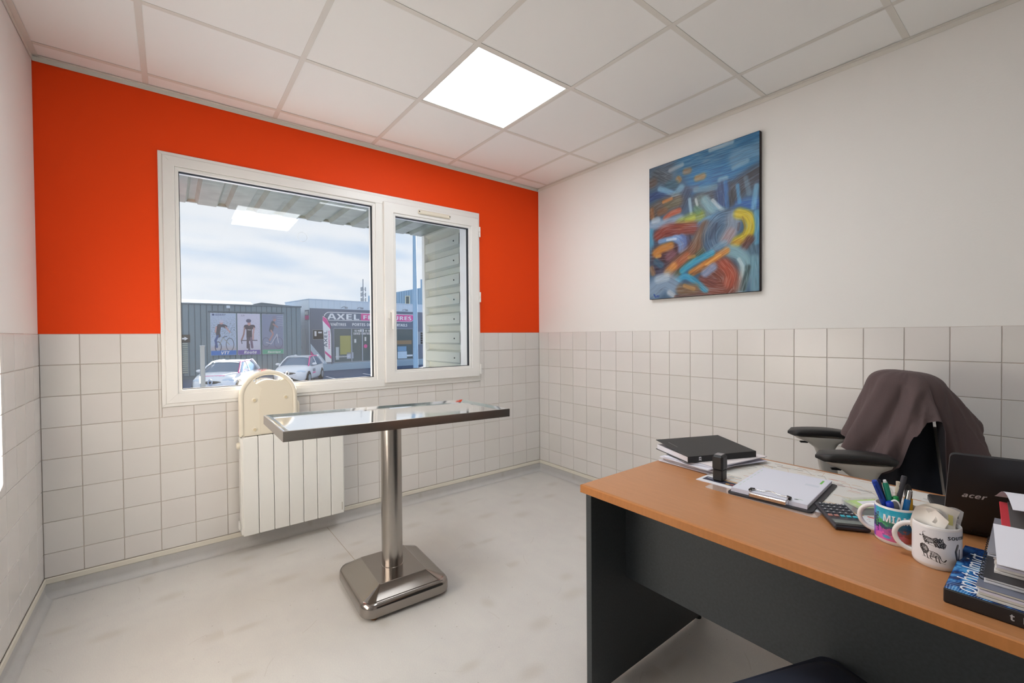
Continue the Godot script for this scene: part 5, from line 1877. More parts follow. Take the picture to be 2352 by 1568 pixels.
	nz.frequency = 2.2
	for side in 2:
		g = Geo.new()
		g.grid(44, 150, func(u: float, v: float):
			var a := lerpf(-180.0, 180.0, v)
			var ar := deg_to_rad(a)
			var R: float = look.call(a, 3)
			var fall: float = look.call(a, 1)
			var out: float = look.call(a, 2)
			var r := 0.0
			var y := 0.0
			if u < 0.3:
				var q: float = u / 0.3
				r = R * (1.0 - pow(1.0 - q, 1.25))
				y = 0.182 - 0.048 * pow(q, 3.2)
			else:
				var q: float = (u - 0.3) / 0.7
				r = R + out * (0.12 * sqrt(q) + 0.88 * pow(q, 1.05))
				y = 0.134 - fall * q
			var f: float = clampf((u - 0.12) / 0.88, 0, 1)
			r += f * (0.006 * sin(ar * 5.0 + 0.9 * sin(ar * 2.0) + u * 1.5) + 0.003 * sin(ar * 11.0 + 1.3) + 0.012 * nz.get_noise_2d(a * 0.025, u * 0.6))
			# two long slanting folds
			for fd in [[34.0, -60.0, 12.0, 0.040], [14.0, -62.0, 7.0, -0.036], [52.0, -8.0, 8.0, 0.030], [-26.0, -42.0, 9.0, 0.020], [-48.0, -30.0, 7.0, -0.014], [70.0, 24.0, 12.0, -0.016], [95.0, 16.0, 11.0, 0.006]]:
				var off: float = (a - (fd[0] + fd[1] * u)) / fd[2]
				r += f * fd[3] * exp(-off * off)
			y += 0.012 * u * nz.get_noise_2d(cos(ar) + 3.0, sin(ar) * 2.0 + u)
			r = maxf(r, 0.0) - (0.003 if side == 1 else 0.0)
			var d := fwd * cos(ar) + rgt * sin(ar)
			# ridge leans: higher on the window side
			return d * r + Vector3.UP * (y + 0.012 * sin(-ar) * minf(r, 0.12) / 0.12) - rgt * 0.008 + fwd * 0.02, side == 1)
		var fm := M.get("fleece") as StandardMaterial3D
		if fm == null:
			fm = mat(rgb(104, 87, 87), 0.95)
			fm.rim_enabled = true
			fm.rim = 0.35
			fm.rim_tint = 0.6
			tri_tex(fm, noise_tex(0.25, Color(0.78, 0.78, 0.78), Color(1, 1, 1), 256, 3, false, 91), Vector3(7, 7, 7), false)
			M.fleece = fm
			M.lining = mat(rgb(40, 36, 40), 0.95)
		part(j, "fleece" if side == 0 else "lining", g, fm if side == 0 else M.lining)
	# dark body of the jacket hanging inside
	g = Geo.new()
	g.grid(24, 60, func(u: float, v: float):
		var a := lerpf(-88.0, 44.0, v)
		var ar := deg_to_rad(a)
		var r := 0.095 + 0.055 * u + 0.010 * sin(ar * 6.0 + u * 2.0) + 0.012 * exp(-pow((a - 8.0 + 30.0 * u) / 9.0, 2.0))
		var d := fwd * cos(ar) + rgt * sin(ar)
		return d * r + Vector3.UP * lerpf(0.10, -0.36, u) - rgt * 0.008 + fwd * 0.012, false)
	part(j, "navy_body", g, M.navy, "dark navy inside of the jacket")

func stool() -> void:
	# seat whose far corner reaches under the desk
	var turn := -0.36
	var t := thing("stool", "dark navy padded stool pushed against the front of the desk", "stool", Vector3(-1.655, 0, 2.755), turn)
	var g := Geo.new()
	var w := 0.44
	g.grid(16, 16, func(u: float, v: float):
		var x := (u - 0.5) * w
		var z := (v - 0.5) * w
		var ex: float = pow(absf(2 * u - 1), 10.0)
		var ez: float = pow(absf(2 * v - 1), 10.0)
		return Vector3(x * (1 - 0.035 * ez), 0.462 - 0.03 * minf(ex + ez, 1.3) - 0.004 * (pow(2 * u - 1, 2.0) + pow(2 * v - 1, 2.0)), z * (1 - 0.035 * ex)), true)
	g.T = Transform3D(Basis(Vector3.RIGHT, -PI / 2), Vector3(0, 0.405, 0))
	g.prism(rrect(w * 0.985, w * 0.985, 0.03), 0.0, 0.03)
	part(t, "seat", g, M.navy_seat)
	for sx in [-1, 1]:
		for sz in [-1, 1]:
			g = Geo.new()
			g.tube([Vector3(sx * 0.17, 0.41, sz * 0.17), Vector3(sx * 0.195, 0.0, sz * 0.195)], 0.011, 8)
			part(t, "leg", g, M.black)

# =====================================================================
func sheet_box(t: Node3D, called: String, c: Vector3, sz: Vector3, m: Material, turn := 0.0, bev := 0.0) -> MeshInstance3D:
	var g := Geo.new()
	g.T = at_x(c, turn)
	g.box(Vector3.ZERO, sz, bev)
	return part(t, called, g, m)

func desk_papers() -> void:
	var r := RandomNumberGenerator.new()
	r.seed = 19
	M.paper2 = mat(rgb(222, 218, 232), 0.8)
	M.paper3 = mat(rgb(236, 226, 226), 0.8)
	# heap of documents at the far left corner
	var y := DESK_Y
	for k in 9:
		var h := [0.0022, 0.0034, 0.0026, 0.0040, 0.0024, 0.0044, 0.0030, 0.0036, 0.0032][k] as float
		var turn := [0.02, -0.05, 0.06, -0.02, -0.30, 0.05, -0.12, 0.03, -0.20][k] as float
		var d := thing("document", "white document in the heap under the black diary, %s" % ["lowest of all", "second from the bottom", "third from the bottom", "fourth from the bottom", "fifth and turned askew", "fourth from the top", "third from the top", "second from the top", "topmost and turned askew"][k], "document", Vector3(-0.995 + r.randf_range(-0.012, 0.012) + (0.03 if k in [4, 8] else 0.0), y, 2.112 + r.randf_range(-0.006, 0.012) + (0.03 if k in [4, 8] else 0.0)), turn, "documents under the black diary")
		var n := int(h / 0.0008)
		for i in n:
			sheet_box(d, "sheet", Vector3(r.randf_range(-0.002, 0.002), 0.0004 + 0.0008 * i, r.randf_range(-0.002, 0.002)), Vector3(0.297, 0.0006, 0.21), [M.paper, M.paper2, M.paper, M.paper3][(i + k) % 4], r.randf_range(-0.01, 0.01))
		y += 0.0008 * n + 0.0001
	# diary
	var b := thing("diary", "thick black diary lying on the heap of papers", "book", Vector3(-1.162, y, 2.132), -atan2(0.402, 0.916))
	var cov := mat(rgb(52, 51, 50), 0.55)
	var g := Geo.new()
	g.span(Vector3(0, 0, -0.208), Vector3(0.302, 0.0022, 0.0), 0.001)
	part(b, "back_cover", g, cov)
	g = Geo.new()
	g.span(Vector3(0.004, 0.0022, -0.203), Vector3(0.298, 0.0205, -0.002))
	part(b, "page_block", g, M.paper)
	g = Geo.new()
	g.span(Vector3(0, 0, -0.001), Vector3(0.302, 0.0235, 0.0025), 0.001)
	part(b, "spine", g, mat(rgb(26, 26, 27), 0.5))
	g = Geo.new()
	g.T = Transform3D(Basis(Vector3.RIGHT, 0.075), Vector3(0, 0.0212, 0))
	g.span(Vector3(0, 0, -0.209), Vector3(0.302, 0.0022, 0.002), 0.001)
	var fc := part(b, "front_cover", g, cov)
	g = Geo.new()
	g.T = Transform3D(Basis(Vector3.RIGHT, 0.075), Vector3(0, 0.0212, 0))
	g.span(Vector3(0.030, 0.0022, -0.165), Vector3(0.0315, 0.0024, -0.105))
	part(fc, "printed_line", g, mat(rgb(150, 150, 150), 0.5))
	text_part(b, "23", 0.0105, M.sign_white, Transform3D(Basis(Vector3.BACK, PI / 2), Vector3(0.0565, 0.0055, 0.0027)), 700, -1, 0.0002)
	# calendar desk pad
	var pad := thing("desk_pad", "large printed desk pad calendar with thin coloured lines", "desk pad", Vector3(-1.236, DESK_Y, 2.205))
	var W := 640
	var H := 460
	var im := new_image(W, H, rgb(226, 222, 216))
	# picture: x along the desk, y from the far edge to the near edge
	im.fill_rect(Rect2i(0, 384, W, 76), rgb(234, 234, 236))
	for k in 120:
		var x := r.randf() * W
		var yy := r.randf() * 380
		var c := [rgb(200, 146, 90), rgb(196, 96, 76), rgb(74, 72, 78), rgb(200, 176, 140)][k % 4] as Color
		var l := r.randf_range(20, 60)
		brush(im, [Vector2(x, yy), Vector2(x + l, yy + r.randf_range(-1, 1))], 2.0, c, 0.9, 0.5)
		if k % 2 == 0:
			brush(im, [Vector2(x + l, yy), Vector2(x + l + r.randf_range(-40, 40), yy + r.randf_range(16, 60))], 1.0, c, 0.4, 0.6)
	for k in 9:
		var x := 70.0 + 60 * k
		brush(im, [Vector2(x, 392), Vector2(x + 44, 392)], 4.5, [rgb(230, 160, 60), rgb(214, 70, 60), rgb(60, 130, 120)][k % 3], 0.95, 0.2)
	im.fill_rect(Rect2i(10, 400, 122, 40), rgb(58, 60, 78))
	brush(im, [Vector2(18, 412), Vector2(44, 412)], 3.0, Color.WHITE, 0.8)
	dab(im, 98, 428, 9, 6, rgb(224, 168, 80))
	dab(im, 112, 424, 8, 6, rgb(176, 92, 84))
	for q in [[388, 408, 0], [402, 420, 1], [420, 410, 2]]:
		dab(im, q[0], q[1], 9, 7, [rgb(70, 84, 88), rgb(206, 80, 70), rgb(60, 134, 124)][q[2]], 1.0, 0.1)
	brush(im, [Vector2(386, 386), Vector2(436, 386)], 6, rgb(214, 66, 58), 0.95, 0.2)
	for k in 14:
		dab(im, 440 + r.randf() * 60, 404 + r.randf() * 28, 2.2, 1.8, [rgb(120, 110, 112), rgb(220, 120, 110)][k % 2], 0.8)
	g = Geo.new()
	g.span(Vector3(0, 0, 0), Vector3(0.425, 0.0012, 0.60))
	part(pad, "under_sheets", g, M.paper)
	g = Geo.new()
	g.span(Vector3(0.003, 0.0012, 0.002), Vector3(0.425, 0.0018, 0.60))
	part(pad, "sheet", g, M.paper)
	g = Geo.new()
	g.card(Vector3(0.003, 0.0019, 0.002), Vector3(0.003, 0.0019, 0.60), Vector3(0.425, 0.0019, 0.60), Vector3(0.425, 0.0019, 0.002))
	part(pad, "print", g, printed(im, 0.6))
	text_part(pad, "CE", 0.018, mat(rgb(60, 60, 70), 0.6), Transform3D(Basis(Vector3.UP, PI / 2) * Basis(Vector3.RIGHT, -PI / 2), Vector3(0.04, 0.0019, 0.505)), 400, 0, 0.0001)
	# clear plastic sheet sticking out under the pad
	var cs := thing("plastic_sleeve", "clear plastic sleeve sticking out from under the clipboard", "sleeve", Vector3(-1.292, DESK_Y, 2.262), 0.0)
	g = Geo.new()
	g.T = Transform3D(Basis(Vector3.RIGHT, -PI / 2), Vector3(0.03, 0.0002, 0.158))
	g.prism(rrect(0.05, 0.316, 0.012), 0.0, 0.0009)
	part(cs, "sheet", g, clear_plastic())
	# clipboard
	var cb := thing("clipboard", "black clipboard holding a thick pad of white paper", "clipboard", Vector3(-1.115, DESK_Y + 0.002, 2.434), 0.087)
	g = Geo.new()
	g.T = Transform3D(Basis(Vector3.RIGHT, -PI / 2), Vector3.ZERO)
	g.prism(rrect(0.322, 0.226, 0.012), 0.0, 0.0035)
	part(cb, "board", g, mat(rgb(48, 46, 50), 0.5))
	im = new_image(297, 210, rgb(226, 226, 236))
	# picture: x from the near edge to the far edge, y from right to left of the sheet
	im.fill_rect(Rect2i(232, 14, 44, 6), rgb(120, 196, 90))
	for k in 5:
		brush(im, [Vector2(206 - 4 * k, 14 + 0 * k), Vector2(206 - 4 * k, 52)], 0.8, rgb(170, 190, 200), 0.5)
	for k in 7:
		brush(im, [Vector2(40 + 34 * k, 202), Vector2(58 + 34 * k, 202)], 2.0, rgb(190, 210, 190), 0.6)
	dab(im, 26, 34, 3, 7, rgb(40, 44, 50), 0.9)
	dab(im, 24, 46, 2, 3, rgb(40, 44, 50), 0.9)
	dab(im, 32, 28, 3, 12, rgb(170, 196, 180), 0.8)
	for k in 9:
		sheet_box(cb, "paper_sheet", Vector3(0.003 + 0.0004 * k, 0.0042 + 0.0012 * k, -0.004), Vector3(0.297, 0.0011, 0.205), M.paper if k % 2 else M.paper2, 0.004 * sin(k * 2.0))
	g = Geo.new()
	g.T = at_x(Vector3(0.0062, 0.0, -0.004))
	g.card(Vector3(-0.147, 0.0147, 0.101), Vector3(0.147, 0.0147, 0.101), Vector3(0.147, 0.0147, -0.101), Vector3(-0.147, 0.0147, -0.101))
	im.flip_y()
	part(cb, "printed_sheet", g, printed(im, 0.7))
	g = Geo.new()
	g.span(Vector3(-0.160, 0.0035, -0.050), Vector3(-0.1535, 0.0165, 0.050), 0.002)
	var clip := part(cb, "clip", g, M.chrome)
	g = Geo.new()
	g.tube([Vector3(-0.150, 0.018, -0.050), Vector3(-0.132, 0.020, -0.052), Vector3(-0.124, 0.019, -0.040), Vector3(-0.124, 0.019, -0.020), Vector3(-0.118, 0.021, -0.008), Vector3(-0.124, 0.023, 0.006), Vector3(-0.124, 0.019, 0.020), Vector3(-0.124, 0.019, 0.040), Vector3(-0.132, 0.020, 0.052), Vector3(-0.150, 0.018, 0.050)], 0.0016, 6)
	part(clip, "wire", g, M.chrome)
	for sz in [-1, 1]:
		g = Geo.new()
		g.tube([Vector3(-0.140, 0.019, sz * 0.053), Vector3(-0.128, 0.020, sz * 0.053), Vector3(-0.123, 0.0195, sz * 0.044)], 0.0038, 8)
		part(clip, "rubber_tip", g, M.black)

func desk_small() -> void:
	# self-inking stamp
	var s := thing("rubber_stamp", "black self-inking stamp standing upright on the desk pad", "stamp", Vector3(-1.183, DESK_Y + 0.0022, 2.262), 0.10)
	var g := Geo.new()
	g.span(Vector3(-0.021, 0, -0.0165), Vector3(0.021, 0.040, 0.0165), 0.004)
	part(s, "base", g, M.black)
	g = Geo.new()
	g.span(Vector3(-0.023, 0.036, -0.018), Vector3(0.023, 0.088, 0.018), 0.006)
	var cp := part(s, "cap", g, M.black)
	g = Geo.new()
	g.T = Transform3D(Basis(Vector3.BACK, 0.0), Vector3(0, 0.088, 0))
	g.box(Vector3(-0.002, 0.0005, 0), Vector3(0.032, 0.002, 0.024), 0.001)
	part(cp, "label_window", g, mat(rgb(126, 122, 124), 0.25))
	g = Geo.new()
	g.box(Vector3(0.0, 0.022, -0.0168), Vector3(0.028, 0.006, 0.003), 0.001)
	part(s, "side_button", g, M.rubber)
	# calculator
	var c := thing("calculator", "black pocket calculator with turquoise keys beside the mugs", "calculator", Vector3(-1.250, DESK_Y + 0.0019, 2.623), atan2(-0.82, 0.57))
	g = Geo.new()
	g.T = Transform3D(Basis(Vector3.RIGHT, 0.045), Vector3(0, 0.0035, 0))
	g.span(Vector3(-0.039, 0, -0.073), Vector3(0.039, 0.011, 0.073), 0.003)
	part(c, "case", g, mat(rgb(48, 50, 58), 0.4))
	var X := Transform3D(Basis(Vector3.RIGHT, 0.045), Vector3(0, 0.0145, 0))
	g = Geo.new()
	g.T = X
	g.span(Vector3(-0.033, 0.0, 0.036), Vector3(0.033, 0.0006, 0.056))
	part(c, "display", g, mat(rgb(104, 112, 108), 0.12))
	g = Geo.new()
	g.T = X
	g.span(Vector3(-0.036, -0.001, 0.060), Vector3(0.036, 0.002, 0.071), 0.001)
	part(c, "battery_ridge", g, M.black)
	var kc := [mat(rgb(70, 72, 80), 0.5), mat(rgb(60, 178, 196), 0.4), mat(rgb(176, 120, 110), 0.5)]
	for j in 5:
		for i in 5:
			g = Geo.new()
			g.T = X
			g.box(Vector3(-0.028 + 0.014 * i, 0.0008, -0.062 + 0.0185 * j), Vector3(0.0105, 0.0035, 0.0105), 0.0012)
			var ky := part(c, "key", g, kc[1] if j == 4 and i > 1 else kc[2] if j == 4 else kc[0])
			if j < 4:
				g = Geo.new()
				g.T = X
				g.box(Vector3(-0.028 + 0.014 * i, 0.0026, -0.062 + 0.0185 * j), Vector3(0.003, 0.0003, 0.005))
				part(ky, "mark", g, mat(rgb(190, 192, 196), 0.6))
	# clear box with green slips
	var b := thing("card_box", "small clear plastic box of green and white slips behind the calculator", "box", Vector3(-1.118, DESK_Y + 0.002, 2.652), -0.72)
	for w in [[Vector3(-0.052, 0, -0.032), Vector3(0.052, 0.0012, 0.032)], [Vector3(-0.052, 0.0012, -0.032), Vector3(-0.0508, 0.026, 0.032)], [Vector3(0.0508, 0.0012, -0.032), Vector3(0.052, 0.026, 0.032)], [Vector3(-0.0508, 0.0012, 0.0308), Vector3(0.0508, 0.026, 0.032)], [Vector3(-0.0508, 0.0012, -0.032), Vector3(0.0508, 0.026, -0.0308)]]:
		g = Geo.new()
		g.span(w[0], w[1])
		part(b, "box_wall", g, clear_plastic())
	g = Geo.new()
	g.span(Vector3(-0.049, 0.0014, -0.029), Vector3(0.049, 0.012, 0.029))
	part(b, "slip_pile", g, mat(rgb(150, 172, 166), 0.7))
	g = Geo.new()
	g.T = Transform3D(Basis(Vector3.BACK, 0.06), Vector3(0, 0.020, 0))
	g.span(Vector3(-0.048, -0.001, -0.029), Vector3(0.048, 0.0, 0.029))
	var sl := part(b, "green_slip", g, mat(rgb(186, 214, 140), 0.7))
	g = Geo.new()
	g.T = Transform3D(Basis(Vector3.BACK, 0.06), Vector3(0, 0.020, 0))
	g.prism(PackedVector2Array([Vector2(0, 0)]) if false else PackedVector2Array([Vector2(-0.02, 0.0002), Vector2(0.03, 0.0002), Vector2(0.03, 0.0005), Vector2(-0.02, 0.0005)]), -0.018, 0.012)
	part(sl, "white_swash", g, M.paper)
	g = Geo.new()
	g.T = Transform3D(Basis(Vector3.BACK, 0.06), Vector3(0, 0.020, 0))
	g.prism(PackedVector2Array([Vector2(0.032, 0.0002), Vector2(0.045, 0.0002), Vector2(0.045, 0.0005), Vector2(0.032, 0.0005)]), -0.024, 0.004)
	part(sl, "magenta_corner", g, mat(rgb(186, 70, 130), 0.6))

func bent_text(parent: Node3D, txt: String, h: float, width: float, radius: float, mid: float, y: float, m: Material, weight := 400, depth := 0.0002) -> void:
	# letters bent round a mug; mid is the angle of their middle, as in Geo.lathe
	var tr := letters(txt, h, weight, 0, depth, false, width)
	var g := Geo.new()
	for k in range(0, tr.size() - 2, 3):
		var q: Array[Vector3] = []
		for i in 3:
			var v: Vector3 = tr[k + i]
			var a := mid + v.x / radius
			var rr := radius + v.z
			q.append(Vector3(cos(a) * rr, y + v.y, -sin(a) * rr))
		if (q[2] - q[0]).cross(q[1] - q[0]).length_squared() > 1e-20:
			g.tri(q[0], q[2], q[1])
	part(parent, "lettering", g, m)

func mug(label: String, at: Vector3, R: float, H: float, im: Image, inner: Material, outer: Material, handle_at: float) -> Node3D:
	var t := thing("mug", label, "mug", at)
	var g := Geo.new()
	g.lathe([Vector2(0.0, 0.0015), Vector2(R * 0.78, 0.0015), Vector2(R * 0.80, 0.0), Vector2(R * 0.90, 0.0), Vector2(R * 0.97, 0.003), Vector2(R, 0.008), Vector2(R, H - 0.002), Vector2(R - 0.0008, H - 0.0004), Vector2(R - 0.0016, H), Vector2(R - 0.0026, H - 0.0004), Vector2(R - 0.0034, H - 0.002), Vector2(R - 0.0036, 0.010), Vector2(R - 0.008, 0.006), Vector2(0.0, 0.005)], 56)
	part(t, "body", g, outer)
	g = Geo.new()
	g.lathe([Vector2(R + 0.0003, 0.009), Vector2(R + 0.0003, H - 0.005)], 56)
	part(t, "print", g, printed(im, 0.18))
	var pts: Array = []
	var d := Vector3(cos(handle_at), 0, -sin(handle_at))
	for k in 13:
		var a := PI * 0.5 - PI * k / 12
		pts.append(d * (R - 0.002 + cos(a) * 0.031) + Vector3.UP * (H * 0.52 + sin(a) * 0.030))
	g = Geo.new()
	g.tube(pts, 0.0052, 10)
	part(t, "handle", g, outer)
	g = Geo.new()
	g.lathe([Vector2(0.0, 0.0055), Vector2(R - 0.004, 0.0062)], 24)
	part(t, "inside_floor", g, inner)
	return t

func stick(called: String, label: String, cat: String, p0: Vector3, p1: Vector3, segs: Array, clip_side := 0.0, clip_mat: Material = null, group := "pens in the MIAMI mug") -> Node3D:
	# segs: [name, material, profile of (radius, share of the length)]
	var o := thing(called, label, cat, p0, 0.0, group)
	var d := p1 - p0
	var L := d.length()
	var up := d / L
	var sx := up.cross(Vector3.BACK).normalized()
	o.basis = Basis(sx, up, sx.cross(up).normalized())
	for s in segs:
		var g := Geo.new()
		g.lathe(s[2].map(func(q): return Vector2(q[0], q[1] * L)), 14)
		part(o, s[0], g, s[1])
	if clip_mat:
		var g := Geo.new()
		g.box(Vector3(clip_side, L * 0.83, 0), Vector3(0.0035, L * 0.25, 0.005), 0.001)
		part(o, "pocket_clip", g, clip_mat)
	return o

func mugs() -> void:
	var white := mat(rgb(238, 234, 232), 0.16)
	# --- MIAMI mug ---
	var im := new_image(512, 180, rgb(60, 170, 200))
	var nz := FastNoiseLite.new()
	nz.seed = 15
	nz.frequency = 0.03
	for y in 180:
		for x in 512:
			var n := nz.get_noise_2d(x, y) * 26 + nz.get_noise_2d(x * 3.0, y * 3.0) * 10
			var yy := y + n
			var u := fposmod(float(x) / 512 - 0.52 + 0.25, 0.5) / 0.5   # the print comes twice round the mug
			var c := rgb(32, 172, 206).lerp(rgb(110, 200, 224), clampf(yy / 70.0, 0, 1))
			if yy > 66:
				c = rgb(84, 190, 110).lerp(rgb(44, 96, 132), clampf((u - 0.25) * 2.5, 0, 1))
			if yy > 96:
				c = rgb(50, 80, 106).lerp(rgb(90, 104, 124), clampf(u, 0, 1))
			if yy > 116:
				c = rgb(196, 92, 190).lerp(rgb(150, 84, 62), clampf((u - 0.25) * 2.2, 0, 1))
			if yy > 142:
				c = rgb(226, 108, 184).lerp(rgb(186, 98, 56), clampf((u - 0.35) * 2.2, 0, 1))
			if u < 0.16:
				c = c.lerp(rgb(112, 84, 190), 0.65)
			if u < 0.24 and u > 0.10 and yy > 40 and yy < 130 and nz.get_noise_2d(x * 4.0, y * 2.0) > -0.1:
				c = c.lerp(rgb(40, 36, 60), 0.75)
			im.set_pixel(x, y, c)
	for rep in 2:
		var o: float = 0.52 * 512 + (0.0 if rep == 0 else 256.0)
		for k in 6:
			brush(im, [Vector2(o - 60 + 14 * k, 78 + 5 * k), Vector2(o + 20 + 10 * k, 84 + 5 * k)], 1.2, rgb(30, 50, 80), 0.7)
		for k in 5:
			dab(im, o - 96 + 26 * k, 126 + 12 * (k % 3), 5, 5, rgb(120, 60, 160), 0.5)
		dab(im, o - 30, 160, 22, 13, rgb(60, 178, 214), 0.8, 0.6)
	var c1 := Vector3(-1.285, DESK_Y, 2.742)
	var m1 := mug("colourful printed mug full of pens with MIAMI lettering", c1, 0.040, 0.088, im, M.black, white, PI / 2 + 0.12)
	var front := atan2(-(3.0 - 2.742), -2.657 + 1.285)
	for q in [[0.0, M.black, 0.00035], [0.0, M.sign_white, 0.0006]]:
		bent_text(m1, "MIAMI", 0.0172, 0.060, 0.0404, front + 0.16 + (0.012 if q[1] == M.black else 0.0), 0.053 - (0.0008 if q[1] == M.black else 0.0), q[1], 600, q[2])
	# --- SOUTH AFRICA mug ---
	im = new_image(720, 240, rgb(238, 238, 242))
	var ink := rgb(26, 26, 30)
	var c2 := Vector3(-1.352, DESK_Y, 2.822)
	var front2 := atan2(-(3.0 - 2.822), -2.657 + 1.352)
	var fu := fposmod(front2 / TAU, 1.0) * 720
	# outlines measured in a close view of the photo, brought to the picture's pixels
	var mz := func(x: float, y: float) -> Vector2:
		return Vector2(fu + asin(clampf((x - 1296.0) / 368.0, -1, 1)) / TAU * 720.0, (y - 850.0) / 620.0 * 240.0)
	var line := func(l: Array) -> Array:
		var o: Array = []
		for k in range(0, l.size(), 2):
			o.append(mz.call(l[k], l[k + 1]))
		return o
	var hz := FastNoiseLite.new()
	hz.seed = 44
	hz.frequency = 0.05
	# rhinoceros
	fill_poly(im, PackedVector2Array(line.call([1095, 940, 1120, 990, 1190, 1005, 1245, 1010, 1285, 985, 1310, 985, 1330, 1000, 1350, 975, 1365, 1000, 1388, 980, 1398, 1040, 1437, 1080, 1425, 1135, 1380, 1150, 1330, 1148, 1275, 1125, 1255, 1095, 1190, 1100, 1150, 1110, 1108, 1070, 1098, 1010])), ink, 0.95, -0.12, hz)
	fill_poly(im, PackedVector2Array(line.call([1140, 1030, 1200, 1025, 1250, 1045, 1255, 1085, 1180, 1085]))  , rgb(228, 228, 232), 0.75, 0.05, hz)
	brush(im, line.call([1100, 1000, 1080, 1010, 1060, 1012]), 2.0, ink, 0.9)
	dab(im, (mz.call(1062, 1010) as Vector2).x, (mz.call(1062, 1010) as Vector2).y, 4, 5, ink)
	brush(im, line.call([1100, 945, 1112, 930, 1135, 925]), 1.5, ink, 0.6)
	for q in [[1130, 1085, 1115], [1180, 1090, 1120], [1280, 1110, 1145], [1330, 1130, 1152], [1390, 1130, 1152]]:
		brush(im, line.call([q[0], q[1], q[0] + 8, q[2]]), 3.0, ink, 0.8, 0.5)
	brush(im, line.call([1150, 1118, 1290, 1140, 1420, 1150]), 1.6, ink, 0.5)
	# lion
	fill_poly(im, PackedVector2Array(line.call([1065, 1165, 1090, 1140, 1130, 1140, 1165, 1165, 1190, 1215, 1185, 1260, 1165, 1310, 1110, 1300, 1085, 1265, 1062, 1215])), ink, 0.95, -0.16, hz)
	fill_poly(im, PackedVector2Array(line.call([1100, 1185, 1150, 1180, 1172, 1225, 1150, 1250, 1115, 1235])), rgb(230, 230, 234), 0.8, 0.0, hz)
	brush(im, line.call([1112, 1200, 1128, 1198]), 2.0, ink)
	brush(im, line.call([1120, 1228, 1140, 1230]), 1.6, ink)
	brush(im, line.call([1188, 1240, 1250, 1240, 1310, 1255, 1345, 1290, 1355, 1330]), 2.2, ink, 0.9)
	brush(im, line.call([1200, 1320, 1250, 1330, 1300, 1320]), 1.8, ink, 0.8)
	fill_poly(im, PackedVector2Array(line.call([1200, 1250, 1300, 1255, 1345, 1300, 1340, 1345, 1290, 1335, 1215, 1335])), ink, 0.8, 0.16, hz)
	for q in [[1115, 1300, 1345], [1165, 1310, 1365], [1210, 1330, 1360], [1290, 1330, 1390], [1335, 1335, 1400]]:
		brush(im, line.call([q[0], q[1], q[0] + 10, q[2], q[0] + 24, q[2] + 6]), 2.6, ink, 0.85, 0.4)
	brush(im, line.call([1350, 1300, 1368, 1355, 1400, 1380, 1430, 1350]), 1.8, ink, 0.95)
	brush(im, line.call([1415, 1372, 1436, 1342]), 3.4, ink, 0.95)
	brush(im, line.call([1100, 1355, 1220, 1375, 1430, 1412]), 1.4, ink, 0.4)
	# a third animal at the right edge
	brush(im, [Vector2(fu + 108, 90), Vector2(fu + 96, 130), Vector2(fu + 104, 180)], 10, ink, 0.85, 0.4, 0.4, nz)
	brush(im, [Vector2(fu + 120, 120), Vector2(fu + 116, 190)], 6, ink, 0.8, 0.4, 0.4, nz)
	var m2 := mug("white mug printed with a rhinoceros, a lion and SOUTH AFRICA", c2, 0.0395, 0.090, im, white, white, PI / 2 + 0.14)
	bent_text(m2, "SOUTH AFRICA", 0.0070, 0.078, 0.0399, front2 + 1.42, 0.068, M.black, 700, 0.0003)
	# --- what stands in the MIAMI mug ---
	var rim := c1 + Vector3(0, 0.088, 0)
	var blue := mat(rgb(24, 66, 168), 0.3)
	var green := mat(rgb(24, 140, 112), 0.3)
	var clearp := clear_plastic()
	stick("pen", "blue ballpoint pen with its cap up in the MIAMI mug", "pen", c1 + Vector3(0.006, 0.008, 0.004), rim + Vector3(-0.034, 0.056, -0.034), [["barrel", clearp, [[0.0015, 0.0], [0.004, 0.06], [0.004, 0.6]]], ["cap", blue, [[0.0062, 0.55], [0.0062, 0.97], [0.005, 1.0], [0.0, 1.0]]]], -0.0085, blue)
	stick("pen", "green capped pen standing beside the blue one", "pen", c1 + Vector3(0.002, 0.008, 0.006), rim + Vector3(-0.018, 0.058, -0.018), [["barrel", clearp, [[0.0015, 0.0], [0.004, 0.06], [0.004, 0.6]]], ["cap", green, [[0.006, 0.5], [0.006, 0.93], [0.004, 0.96]]], ["end", M.white, [[0.004, 0.95], [0.003, 1.0], [0.0, 1.0]]]], 0.009, green)
	stick("pen", "dark navy pen tip behind the blue cap", "pen", c1 + Vector3(0.012, 0.008, -0.004), rim + Vector3(-0.020, 0.060, -0.030), [["barrel", mat(rgb(30, 34, 60), 0.4), [[0.002, 0.0], [0.004, 0.05], [0.004, 0.96], [0.0, 1.0]]]])
	stick("pencil", "orange pencil just showing between the pens", "pencil", c1 + Vector3(0.010, 0.008, -0.008), rim + Vector3(-0.014, 0.040, -0.026), [["shaft", mat(rgb(216, 128, 50), 0.5), [[0.0035, 0.0], [0.0035, 0.93]]], ["point", mat(rgb(220, 190, 150), 0.6), [[0.0035, 0.93], [0.0, 1.0]]]])
	stick("pen", "clear plastic pen with a transparent knob end", "pen", c1 + Vector3(0.0, 0.008, 0.004), rim + Vector3(0.004, 0.034, -0.016), [["barrel", clearp, [[0.0015, 0.0], [0.0045, 0.06], [0.0045, 0.9]]], ["knob", clearp, [[0.007, 0.84], [0.009, 0.93], [0.006, 1.0], [0.0, 1.0]]]])
